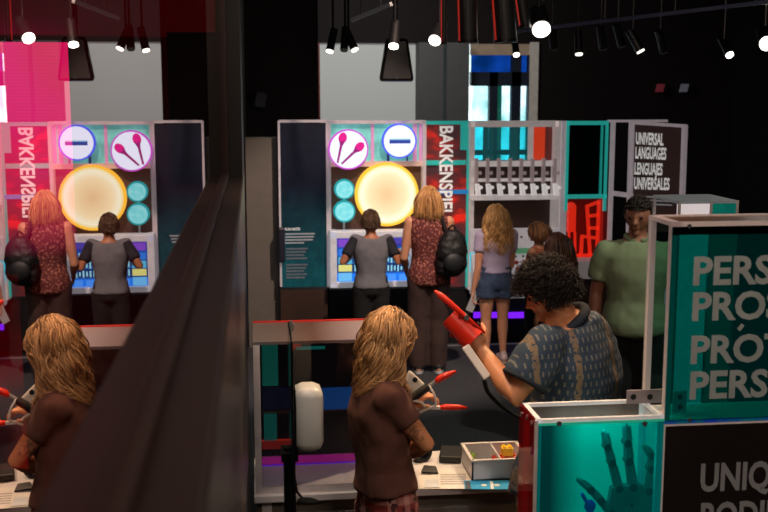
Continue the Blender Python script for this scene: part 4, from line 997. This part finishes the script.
            for i in range(steps+1):
                t = i/steps
                u = d.cross(V((.3,.9,.2))).normalized(); w_ = d.cross(u)
                am = wave*min(1,t*2.2 if part else t*4)*(1+curl_end*t*t)
                path.append(base + u*math.cos(ph+fq*2*PI*t)*am + w_*math.sin(ph+fq*2*PI*t)*am)
                d = (d + V((0,0,-1))*gravity*(.32 if not stiff else stiff)).normalized()
                base = head_push(base + d*ds, layer)
                if tuck and base.z < c.z-.05*hs:
                    ff = (base-c).dot(s.HF)
                    if ff > -.05*hs: base = base - s.HF*(ff+.05*hs)*tuck
                for cc, rr in col:
                    q = base-cc
                    if q.length < rr*layer and q.length > 1e-4: base = cc + q.normalized()*rr*layer
            mb.tint = min(1,max(.05,.55+noise.noise(p*30)*.7+rg.gauss(0,.2)))
            rads = [rad*(.85 if i == 0 else 1)*(1-.75*max(0,(i/steps-.6)/.4)) for i in range(steps+1)]
            mb.tube(path, rads, sides)
        return mb.build('hair', m, s.root, smooth=True)
def hairmat(name, dark, light, rough=.42):
    m, nt, out = newmat(name); L = nt.links
    a = N(nt,'ShaderNodeAttribute', attribute_name='tint'); r = N(nt,'ShaderNodeValToRGB')
    r.color_ramp.elements[0].color = lin(dark); r.color_ramp.elements[1].color = lin(light)
    b = N(nt,'ShaderNodeBsdfPrincipled', Roughness=rough); b.inputs['Specular IOR Level'].default_value=.35
    L.new(a.outputs['Fac'], r.inputs['Fac']); L.new(r.outputs['Color'], b.inputs['Base Color']); L.new(b.outputs[0], out.inputs[0]); return m
def skinmat(name, rgb):
    m = mat(name, rgb, .5, vary=.06, scale=25); b = [n for n in m.node_tree.nodes if n.type=='BSDF_PRINCIPLED'][0]
    b.inputs['Subsurface Weight'].default_value=.12; b.inputs['Subsurface Radius'].default_value=(.02,.008,.005); return m
def clothpattern(name, base, spots, scale, thr=.62, rough=.85, stripes=None):
    m, nt, out = newmat(name); L = nt.links
    tc = N(nt,'ShaderNodeTexCoord'); no = N(nt,'ShaderNodeTexNoise', Scale=scale, Detail=2.0); L.new(tc.outputs['Object'], no.inputs['Vector'])
    r = N(nt,'ShaderNodeValToRGB'); r.color_ramp.elements[0].position=thr-.05; r.color_ramp.elements[1].position=thr+.04
    r.color_ramp.elements[0].color=lin(base); r.color_ramp.elements[1].color=lin(spots)
    L.new(no.outputs['Fac'], r.inputs['Fac']); b = N(nt,'ShaderNodeBsdfPrincipled', Roughness=rough); L.new(r.outputs['Color'], b.inputs['Base Color']); L.new(b.outputs[0], out.inputs[0]); return m
M_eye = mat('dark_eye',(30,22,18),.15); M_lip = mat('lip',(135,72,66),.5)
sk_light = skinmat('fair_skin',(222,160,128)); sk_tan = skinmat('warm_tan_skin',(205,138,98)); sk_mid = skinmat('tan_skin',(180,118,86))
m_blackcloth = mat('black_cloth',(20,19,22),.9); m_sole = mat('white_sole',(205,205,208),.6); m_blackshoe = mat('black_shoe',(24,24,28),.6)
def floorxy(px,py): p = PZ(px,py,0); return (p.x,p.y)

# ---- boy at the touchscreen
p0_ = P(371,282,9.12)
boy = Person('person',(p0_.x,9.12),0.06,1.41,wide=1.06,hsize=1.12,hpitch=-.12,
    shoL=P(355,240,9.12),shoR=P(388,240,9.12),elbL=P(342.5,262,9.04),elbR=P(398.5,262,9.04),wriL=P(352,256,9.36),wriR=P(399,252,9.36))
boy.body(sk_mid,.011,hands={'L':((.1,.9,.15),(0,0,-1),.3),'R':((-.1,.9,.2),(0,0,-1),.3)})
boy.shirt('t_shirt',mat('grey_jersey',(112,112,120),.85,vary=.08),z0=.52,slv=.72,slv_r=.036,sleeve_mat=mat('navy_sleeve',(30,32,44),.85))
boy.trousers('shorts',m_blackcloth,frac=1.0); boy.shoes(m_blackshoe,m_sole)
boy.hair(hairmat('short_brown_hair',(58,42,32),(110,84,64)),n=700,length=.022,rad=.004,lift=.5,wave=.0,freq=1,zmin=-.4,face=.35,steps=3,part=True,seed=3,cap=1.03)
tag(boy.root,'boy in grey tee with dark sleeves touching the blue touchscreen','person')

# ---- blond woman with backpack
wx, wy = floorxy(428,371)
wo = Person('person',(wx,wy),-.08,1.64,wide=.98,hsize=.90,hyaw=-.25,
    shoL=P(410,222,wy),elbL=P(404,258,wy+.02),wriL=P(406,268,wy+.28),elbR=P(448,260,wy+.04),wriR=P(444,252,wy+.3))
wo.body(sk_light,.011)
wo.shirt('blouse',clothpattern('dark_red_floral',(98,40,40),(178,112,100),55,.58),z0=.475,slv=0,slv_r=.034,flare=.02,inf=.016)
wo.trousers('trousers',mat('dark_brown_trousers',(62,42,40),.9),r=(.066,.055,.048)); wo.shoes(m_blackshoe,m_sole)
wo.hair(hairmat('dark_blond_hair',(138,92,54),(226,172,112)),n=900,zend=.72,rad=.0045,lift=.08,wave=.004,freq=6,seed=5,cap=1.06,steps=14,thick=.12)
tag(wo.root,'blond woman in dark red floral top and brown trousers, seen from behind','person')
# backpack on her right shoulder
bp = empty('backpack', P(452,276,wy-.16)); c = P(452,253,wy-.20)
b = MB(); b.ell(c,(.135,.02,0),(-.02,.09,0),(0,0,.205),20,14); b.ell(c-V((0,-.01,.09)),(.14,.02,0),(-.02,.095,0),(0,0,.12),20,12)
b.build('bag', mat('black_nylon',(16,16,20),.6,vary=.3,bump=.4,bscale=25), bp, smooth=True, voxel=.009, smooth_it=3, wrinkle=(.015,12,12))
b = MB(); b.ell(c+V((.0,-.085,-.07)),(.09,.01,0),(-.01,.035,0),(0,0,.085),16,10); b.build('front_pocket', mat('dark_nylon',(26,26,32),.55), bp, smooth=True)
b = MB(); b.tube(smoothpath([c+V((-.04,.05,.17)),P(443,222,wy-.11),P(441,214,wy-.02),P(443,218,wy+.08),P(449,236,wy+.10),P(455,262,wy+.03),c+V((.09,.07,-.13))],5),.016,8); b.build('strap', m_blackcloth, bp, smooth=True)
b = MB(); b.tube(smoothpath([c+V((-.03,.02,.2)),c+V((0,-.02,.24)),c+V((.03,.02,.2))],5),.008,8); b.build('handle', m_blackcloth, bp)
tag(bp,'black backpack hanging from the blond woman in the floral top','backpack')

# ---- girl with long curly hair
gx, gy = floorxy(494,362)
gi = Person('person',(gx,gy),.05,1.44,wide=.98,hsize=1.0,
    elbL=P(478,268,gy-.03),wriL=P(473,292,gy+.0),elbR=P(511,266,gy+.02),wriR=P(509,255,gy+.25))
gi.body(sk_light,.011,hands={'L':((-.05,.15,-.9),(1,0,0),.8)})
gi.shirt('t_shirt',mat('lavender_jersey',(192,180,214),.85,vary=.06),z0=.575,slv=.5,slv_r=.038,flare=.02)
gi.trousers('denim_shorts',mat('blue_denim',(62,80,112),.9,vary=.35,scale=30),frac=.38,r=(.072,.07,.07),inf=.018,z1=.62)
m_ws = mat('white_red_shoe',(200,180,180),.6,vary=.3,scale=25); gi.shoes(m_ws,m_sole)
gi.hair(hairmat('golden_curly_hair',(160,108,60),(250,205,140)),n=800,zend=1.55,rad=.005,lift=.08,wave=.010,freq=9,curl_end=.5,seed=8,cap=1.05,steps=22,thick=.16)
tag(gi.root,'girl with long curly golden hair, lavender tee and denim shorts','person')
c = P(472.5,303,gy+.0)
o = MB().obox(c,(.035,.02,-.02),(0,.002,0),(-.03,0,-.075)).build('folded_paper', mat('white_paper',(206,206,214),.7)); tag(o,'white folded paper held low by the girl in denim shorts','paper')

# ---- small child at the console
cxy = P(538,280,8.95)
ch = Person('person',(cxy.x,8.95),.75,1.315,wide=.95,hsize=1.0,hyaw=.95,elbL=P(534,262,9.05),wriL=P(527,262,9.3))
ch.body(sk_light,.012); ch.shirt('vest_top',mat('orange_top',(190,110,80),.85),slv=0,inf=.012); ch.trousers('trousers',m_blackcloth); ch.shoes(m_blackshoe,m_sole)
ch.hair(hairmat('brown_tied_hair',(70,46,30),(150,104,68)),n=420,zend=.3,rad=.004,lift=.05,wave=.003,freq=8,zmin=-.5,steps=7,seed=11,cap=1.06,face=.4)
tag(ch.root,'small child with short brown hair and bare shoulder by the button console','person')

# ---- dark-haired girl in purple
dx = P(557,280,8.25)
dg_ = Person('person',(dx.x,8.25),.35,1.30,wide=.95,hsize=1.1,hyaw=.3)
dg_.body(sk_mid,.012); dg_.shirt('t_shirt',mat('dark_purple_jersey',(70,40,90),.85)); dg_.trousers('trousers',m_blackcloth); dg_.shoes(m_blackshoe,m_sole)
dg_.hair(hairmat('dark_brown_hair',(34,20,18),(112,66,54)),n=700,zend=1.35,rad=.0045,lift=.06,wave=.004,freq=5,seed=13,cap=1.08)
tag(dg_.root,'dark haired girl in purple behind the curly haired man','person')

# ---- man in green polo
mx_ = P(634,330,6.6)
po = Person('person',(mx_.x,6.6),PI-.25,1.77,wide=1.13,deep=1.15,hsize=1.03,shoL=V((mx_.x,6.6,0))+V((math.cos(PI-.25),math.sin(PI-.25),0))*-.2+V((0,0,1.40)),shoR=V((mx_.x,6.6,0))+V((math.cos(PI-.25),math.sin(PI-.25),0))*.2+V((0,0,1.40)),hyaw=PI-.55,hpitch=-.15,hroll=0)
po.body(skinmat('shaded_skin',(170,110,88)),.009)
po.shirt('polo_shirt',mat('mint_green_pique',(142,152,118),.85,vary=.05,bump=.2,bscale=300),z0=.485,slv=.68,slv_r=.046,inf=.022,flare=.02)
b = MB(); rg_ = []
cN = lerp(po.J['neck'],po.J['head'],.24); 
b.tube([cN+(po.R*math.cos(a)*.074+po.Fw*math.sin(a)*.078)+V((0,0,-.012-.028*max(0,math.sin(a)))) for a in [PI/2+.25+i*(2*PI-.5)/20 for i in range(21)]],.017,8,flat=((0,0,1),1))
b.build('collar', mat('green_collar',(126,138,106),.85), po.shirto, smooth=True)
b = MB(); q_ = po.center(.75)+po.Fw*.145; b.bar(po.center(.81)+po.Fw*.098, q_, .03,.008,po.Fw); b.build('placket', mat('green_placket',(130,142,110),.85), po.shirto)
po.trousers('trousers',m_blackcloth,r=(.066,.055,.046),inf=.016); po.shoes(m_blackshoe,m_blackshoe)
po.hair(hairmat('short_dark_hair',(28,22,20),(64,50,44)),n=700,length=.024,rad=.004,lift=.5,wave=.0,freq=1,zmin=-.4,face=.45,steps=3,part=True,seed=17,cap=1.03)
tag(po.root,'man in mint green polo shirt standing behind the lettered case','person')

# ---- curly dark-haired man with the red gripper on his arm
YM_ = 3.84
hx = P(556,470,YM_)
cm = Person('person',(hx.x,YM_-.02),R(58),1.76,wide=1.10,deep=1.16,hsize=.84,hyaw=R(70),hpitch=-.42,hroll=0,
    waist=P(566,440,YM_+.02),chest=P(578,378,YM_+.03),neck=P(566,321,YM_+.03),head=P(548,292,YM_+.02),
    shoL=P(545,343,YM_-.13),shoR=P(598,344,YM_+.16),elbL=P(516,397,YM_-.17),wriL=P(481,350,YM_+.02),
    elbR=P(600,420,YM_+.27),wriR=P(560,440,YM_+.36))
AX = (P(452,310,YM_+.06)-P(481,350,YM_+.02)).normalized()
cm.body(sk_tan,.0065,hands={'L':(AX,(0,.9,.2),1.9)})
m_ps, nt, out = newmat('slate_patterned_shirt'); L = nt.links
tc = N(nt,'ShaderNodeTexCoord'); mp = N(nt,'ShaderNodeMapping'); mp.inputs['Rotation'].default_value=(0,0,R(-12)); L.new(tc.outputs['Object'], mp.inputs[0])
sp = N(nt,'ShaderNodeSeparateXYZ'); L.new(mp.outputs[0], sp.inputs[0])
def math_(op, a=None, b=None, va=0, vb=0):
    n = N(nt,'ShaderNodeMath', operation=op)
    if a is not None: L.new(a, n.inputs[0])
    else: n.inputs[0].default_value = va
    if b is not None: L.new(b, n.inputs[1])
    else: n.inputs[1].default_value = vb
    return n.outputs[0]
# rows of small dashes
u = math_('MULTIPLY', sp.outputs[0], vb=42); v = math_('MULTIPLY', sp.outputs[2], vb=32)
row = math_('FLOOR', v); off = math_('MULTIPLY', row, vb=.5)
fu = math_('FRACT', math_('ADD', u, off)); fv = math_('FRACT', v)
du = math_('ABSOLUTE', math_('SUBTRACT', fu, vb=.5)); dv = math_('ABSOLUTE', math_('SUBTRACT', fv, vb=.5))
dash = math_('MULTIPLY', math_('LESS_THAN', du, vb=.13), math_('LESS_THAN', dv, vb=.28))
# two tan stripes running down the shirt
st = math_('ABSOLUTE', math_('SUBTRACT', math_('FRACT', math_('ADD', math_('MULTIPLY', math_('ADD', sp.outputs[0], vb=.0), vb=5.26), vb=.5)), vb=.5))
strp = math_('LESS_THAN', st, vb=.06)
no = N(nt,'ShaderNodeTexNoise', Scale=70.0); L.new(tc.outputs['Object'], no.inputs['Vector'])
strp2 = math_('MULTIPLY', strp, math_('GREATER_THAN', no.outputs['Fac'], vb=.42))
m1 = N(nt,'ShaderNodeMixRGB'); m1.inputs[1].default_value=lin((46,64,84)); m1.inputs[2].default_value=lin((126,126,118)); L.new(math_('MULTIPLY',dash,vb=.75), m1.inputs[0])
m2 = N(nt,'ShaderNodeMixRGB'); L.new(m1.outputs[0], m2.inputs[1]); m2.inputs[2].default_value=lin((122,104,84)); L.new(strp2, m2.inputs[0])
bs = N(nt,'ShaderNodeBsdfPrincipled', Roughness=.85); L.new(m2.outputs[0], bs.inputs['Base Color']); L.new(bs.outputs[0], out.inputs[0])
cm.shirt('polo_shirt',m_ps,z0=.49,slv=.70,slv_r=.050,inf=.024,flare=.015,wrinkle=(.012,8,7),voxel=.008)
m_navy = mat('navy_knit',(36,44,58),.9,bump=.3,bscale=200)
e_,s_ = cm.J['elbL'],cm.J['shoL']; d_ = (e_-s_).normalized()
b = MB(); b.tube([lerp(s_,e_,.665),lerp(s_,e_,.735)],.050*1.76*1.02,22); b.build('cuff', m_navy, cm.shirto, smooth=False, bevel=.006)
cN = lerp(cm.J['neck'],cm.J['head'],.12)
up_ = (cm.J['head']-cm.J['neck']).normalized(); rr_ = (cm.R-up_*cm.R.dot(up_)).normalized(); ff_ = up_.cross(rr_)
b = MB(); b.tube([cN+(rr_*math.cos(a)*.082+ff_*math.sin(a)*.084)-up_*.012 for a in [PI/2+.2+i*(2*PI-.4)/24 for i in range(25)]],.02,10)
b.build('collar', m_navy, cm.shirto, smooth=True)
cm.trousers('trousers',clothpattern('beige_patterned_cloth',(176,156,128),(96,84,70),14,.58),r=(.068,.058,.052),inf=.016); cm.shoes(m_blackshoe,m_sole)
cm.hair(hairmat('black_curly_hair',(8,6,7),(30,20,19),.65),n=1700,length=.055,rad=.0022,lift=1.0,wave=.009,freq=30,curl_end=.2,seed=21,steps=14,cap=1.03,part=False,gravity=.25,zmin=-.3,face=.22,sides=4)
tag(cm.root,'man with dark curly hair in patterned slate shirt wearing the red gripper','person')
# red gripper prosthesis on his left forearm
g0 = P(474.5,340,YM_+.02); g1 = P(450,316,YM_+.06)
gp = empty('gripper_prosthesis', g0)
m_red = mat('glossy_red_plastic',(226,44,24),.35,vary=.05); m_whp = mat('white_plastic_splint',(214,206,200),.4,vary=.04)
a_ = (g1-g0).normalized(); rc = .054
u_ = a_.cross(V((0,1,0))).normalized(); w_2 = u_.cross(a_)
def ringc(c, r): return [c + u_*math.cos(2*PI*i/30)*r + w_2*math.sin(2*PI*i/30)*r for i in range(30)]
b = MB(); b.rings([ringc(g0,rc*.90),ringc(g0,rc*.96),ringc(g1,rc*.78),ringc(g1,rc*.72),ringc(g0,rc*.90)],cap=False); b.build('cuff', m_red, gp, smooth=False, bevel=.003)
b = MB(); b.rings([ringc(g1-a_*.012,rc*.75),ringc(g1-a_*.002,rc*.72)]); b.build('end_plate', mat('darker_red_plate',(170,30,20),.4), gp)
j0 = P(434.5,290.5,YM_+.03); j1 = P(485,333,YM_-.0); jd = (j1-j0)
b = MB(); b.tube([j0, lerp(j0,j1,.12), lerp(j0,j1,.3), lerp(j0,j1,.6), j1],[.004,.012,.0125,.009,.005],14); b.build('jaw', m_red, gp, smooth=True)
b = MB(); b.tube([lerp(j0,j1,.62)+V((0,-.018,0)), lerp(j0,j1,.62)+V((0,.05,0))],.010,14); b.build('pivot', m_silver, gp)
b = MB(); b.bar(lerp(j0,j1,.55), lerp(g0,g1,.55)-w_2*0+u_*rc*.9, .02,.02); b.bar(lerp(j0,j1,.8), lerp(g0,g1,.2)+u_*rc*.9,.02,.02); b.build('hinge', mat('dark_red_hinge',(150,26,18),.4), gp)
h0 = P(465,346,YM_-.03); h1 = P(487.5,378,YM_-.09)
b = MB(); b.bar(h0,h1,.031,.012,(0,-1,.2)); b.build('splint', m_whp, gp, bevel=.004)
b = MB(); b.tube(smoothpath([P(484,380,YM_-.06),P(488,392,YM_-.05),P(499,404,YM_-.04),P(512,414,YM_-.02),P(520,418,YM_+.0)],6),.008,8); b.build('cable', m_black, gp, smooth=True)
b = MB(); b.tube([lerp(g0,g1,.25)-u_*(rc+.001),lerp(g0,g1,.25)-u_*(rc+.006)],.009,12); b.build('rivet', m_silver, gp)
tag(gp,'glossy red gripper prosthesis with white splint on the raised forearm','prosthesis')

# ---- curly blond young visitor in brown tee (a dark tattoo on the right upper arm)
sk_tat = skinmat('tattooed_tan_skin',(205,138,98))
YV = 3.8
vx = P(385,487,YV)
vi = Person('person',(vx.x,YV),R(-70),1.66,wide=.84,deep=.84,hsize=.90,hyaw=R(-60),hpitch=-.12,
    pelvis=P(387,505,YV),waist=P(383,462,YV),chest=P(380,412,YV),neck=P(384,373,YV),head=P(388,337,YV+.01),
    shoR=P(389,399,YV-.11),shoL=P(368,396,YV+.12),elbR=P(426,444,YV-.10),wriR=P(396,459,YV+.10),elbL=P(398,440,YV+.22),wriL=P(405,404,YV+.26))
nt = sk_tat.node_tree; bs = [n for n in nt.nodes if n.type=='BSDF_PRINCIPLED'][0]; src = bs.inputs['Base Color'].links[0].from_socket
tc = N(nt,'ShaderNodeTexCoord'); vm = N(nt,'ShaderNodeVectorMath', operation='DISTANCE'); nt.links.new(tc.outputs['Object'], vm.inputs[0])
vm.inputs[1].default_value = lerp(vi.J['shoR'],vi.J['elbR'],.74)+V((.0,-.035,.01))-vi.B
no = N(nt,'ShaderNodeTexNoise', Scale=90.0); nt.links.new(tc.outputs['Object'], no.inputs['Vector'])
q1 = N(nt,'ShaderNodeMath', operation='LESS_THAN'); q1.inputs[1].default_value=.036; nt.links.new(vm.outputs['Value'], q1.inputs[0])
q2 = N(nt,'ShaderNodeMath', operation='GREATER_THAN'); q2.inputs[1].default_value=.5; nt.links.new(no.outputs['Fac'], q2.inputs[0])
q3 = N(nt,'ShaderNodeMath', operation='MULTIPLY'); nt.links.new(q1.outputs[0], q3.inputs[0]); nt.links.new(q2.outputs[0], q3.inputs[1])
q4 = N(nt,'ShaderNodeMath', operation='MULTIPLY'); q4.inputs[1].default_value=.6; nt.links.new(q3.outputs[0], q4.inputs[0])
mi = N(nt,'ShaderNodeMixRGB'); mi.inputs[2].default_value=lin((70,58,58)); nt.links.new(src, mi.inputs[1]); nt.links.new(q4.outputs[0], mi.inputs[0]); nt.links.new(mi.outputs[0], bs.inputs['Base Color'])
vi.body(sk_tat,.0065,hands={'R':((-.3,.9,0),(0,0,1),.6),'L':((.9,.1,.35),(0,0,-1),.9)})
vi.shirt('t_shirt',mat('brown_jersey',(92,55,44),.9,vary=.06,bump=.15,bscale=300),z0=.565,slv=.52,slv_r=.036,inf=.016,flare=.012,voxel=.008,wrinkle=(.012,9,6))
m_pl, nt, out = newmat('red_plaid_cloth'); L = nt.links
tc = N(nt,'ShaderNodeTexCoord'); sp = N(nt,'ShaderNodeSeparateXYZ'); L.new(tc.outputs['Object'], sp.inputs[0])
hx_ = math_('ADD', sp.outputs[0], sp.outputs[1])
a1 = math_('GREATER_THAN', math_('SINE', math_('MULTIPLY', hx_, vb=95)), vb=.2); b1 = math_('GREATER_THAN', math_('SINE', math_('MULTIPLY', sp.outputs[2], vb=95)), vb=.2)
c1_ = math_('GREATER_THAN', math_('SINE', math_('MULTIPLY', hx_, vb=50)), vb=.9)
no = N(nt,'ShaderNodeTexNoise', Scale=30.0, Detail=3.0); L.new(tc.outputs['Object'], no.inputs['Vector'])
m1 = N(nt,'ShaderNodeMixRGB'); m1.inputs[1].default_value=lin((128,46,42)); m1.inputs[2].default_value=lin((196,150,140)); L.new(math_('MULTIPLY', math_('ADD', a1, b1), vb=.38), m1.inputs[0])
m2 = N(nt,'ShaderNodeMixRGB'); L.new(m1.outputs[0], m2.inputs[1]); m2.inputs[2].default_value=lin((70,34,36)); L.new(math_('GREATER_THAN', no.outputs['Fac'], vb=.56), m2.inputs[0])
bs = N(nt,'ShaderNodeBsdfPrincipled', Roughness=.9); L.new(m2.outputs[0], bs.inputs['Base Color']); L.new(bs.outputs[0], out.inputs[0])
vi.trousers('plaid_trousers',m_pl,r=(.058,.050,.046),inf=.008); vi.shoes(m_blackshoe,m_sole)
vi.hair(hairmat('curly_dark_blond_hair',(84,50,28),(228,176,120)),n=1500,zend=.88,front=.40,tuck=.16,rad=.0029,lift=.12,wave=.0085,freq=8,curl_end=2.0,seed=33,steps=26,cap=1.06,face=.25,thick=.13,sides=4)
tag(vi.root,'young visitor with shoulder length curly blond hair, brown tee and plaid trousers','person')
# white tong prosthesis the visitor holds out
tp = empty('tong_prosthesis', P(410,395,YV+.26))
YT = YV+.24
b = MB(); b.hexa([P(399,397,YT),P(409,405,YT),P(409,405,YT+.05),P(399,397,YT+.05),P(409,369,YT),P(427,386,YT),P(427,386,YT+.05),P(409,369,YT+.05)]); b.build('shell', mat('cream_plastic_shell',(206,198,184),.4), tp, bevel=.012)
b = MB(); b.disc(P(415,380,YT-.002),.010,(0,-1,0),.006,16); b.build('hole', m_black, tp)
b = MB(); b.tube([P(404,404,YT-.03),P(429,386,YT-.03)],.017,14); b.build('grip', mat('black_grip_rubber',(14,14,15),.6), tp)
b = MB(); b.tube([P(428,387,YT-.03),P(437,380,YT-.03)],.008,10); b.build('shaft', mat('grey_shaft',(150,148,146),.35,.4), tp)
b = MB(); b.tube([P(435,382,YT-.03),P(439,379,YT-.03),P(448,374.5,YT-.03),P(456,371,YT-.03)],[.008,.0135,.0125,.005],14); b.build('red_tip', m_red, tp, smooth=True)
b = MB(); b.bar(P(402,407.5,YT-.01),P(442,407.5,YT-.01),.012,.014); b.build('tong', m_whp, tp)
b = MB(); b.tube([P(440,407.6,YT-.01),P(446,407.2,YT-.01),P(458,407.4,YT-.01),P(467,408,YT-.01)],[.009,.0125,.0115,.005],14); b.build('red_tip', m_red, tp, smooth=True)
b = MB(); b.tube(smoothpath([P(429,386,YT-.04),P(434,394,YT-.05),P(436,404,YT-.05),P(432,407,YT-.04),P(418,413,YT-.02),P(403,418,YT)],6),.005,8); b.build('cord', m_whp, tp, smooth=True)
b = MB(); b.tube(smoothpath([P(403,406,YT-.03),P(410,401,YT-.04),P(420,402,YT-.04),P(425,407,YT-.03)],6),.006,8); b.build('loop', m_whp, tp, smooth=True)
tag(tp,'cream tong prosthesis with two red tips held out by the visitor','prosthesis')
finish()
# ================================================================== light
w = bpy.data.worlds.new('World'); sc.world = w; w.use_nodes = True
w.node_tree.nodes['Background'].inputs[0].default_value = (.5,.52,.6,1); w.node_tree.nodes['Background'].inputs[1].default_value = .05
def spot(loc, tgt, power, rgb=(255,225,190), ang=40, size=.05, blend=.5):
    l = bpy.data.lights.new('spot','SPOT'); l.energy = power; l.color = lin(rgb)[:3]; l.spot_size = R(ang); l.spot_blend = blend; l.shadow_soft_size = size
    o = bpy.data.objects.new('spot_light', l); COL.objects.link(o); o.location = V(loc)
    o.rotation_euler = (V(tgt)-V(loc)).to_track_quat('-Z','Y').to_euler(); return o
def area(loc, tgt, power, rgb, sx, sy):
    l = bpy.data.lights.new('area','AREA'); l.energy = power; l.color = lin(rgb)[:3]; l.shape = 'RECTANGLE'; l.size = sx; l.size_y = sy
    o = bpy.data.objects.new('area_light', l); COL.objects.link(o); o.location = V(loc)
    o.rotation_euler = (V(tgt)-V(loc)).to_track_quat('-Z','Y').to_euler(); return o
# ceiling spots: on the near table and visitors, on the exhibits; plus added fills
spot((2.2,5.6,4.15),(.55,3.9,1.3),430,(255,215,165),34)          # curls of the visitor
spot((-.02,2.6,4.15),(.95,4.25,.84),110,(255,240,225),38)        # tabletop
spot((-.0,4.4,4.15),(.9,4.0,1.4),240,(255,205,150),36)             # raised arm
spot((2.4,3.6,4.15),(.55,3.8,1.3),50,(255,190,160),34)
spot((1.5,6.5,4.2),(.95,9.1,1.0),620,(255,225,205),50)            # visitors at the wall
spot((3.6,5.0,4.2),(2.3,6.6,1.4),200,(235,250,225),44)             # polo
area((1.2,10.9,3.9),(.9,13.2,1.9),40,(235,238,235),1.2,.4)        # white wall
area((1.5,6.0,4.25),(1.5,6.5,0),30,(235,225,215),4,4)             # dim ambient fill from overhead
area((1.6,.2,4.1),(1.2,4.2,1.0),50,(255,228,205),1.2,.6)        # added soft fill above the camera, brightens the near figures
spot((.2,5.2,4.2),(1.0,4.0,1.3),90,(255,215,175),40)
area(((hx0+hx1)/2,3.27,hz1-.015),((hx0+hx1)/2,3.31,hz0),.5,(220,255,248),.2,.05)   # added light inside the case to brighten the hand, no fixture there
sc.view_settings.view_transform = 'Standard'
sc.view_settings.look = 'None'
sc.cycles.use_denoising = True
sc.cycles.max_bounces = 8; sc.cycles.transparent_max_bounces = 20; sc.cycles.sample_clamp_indirect = 4
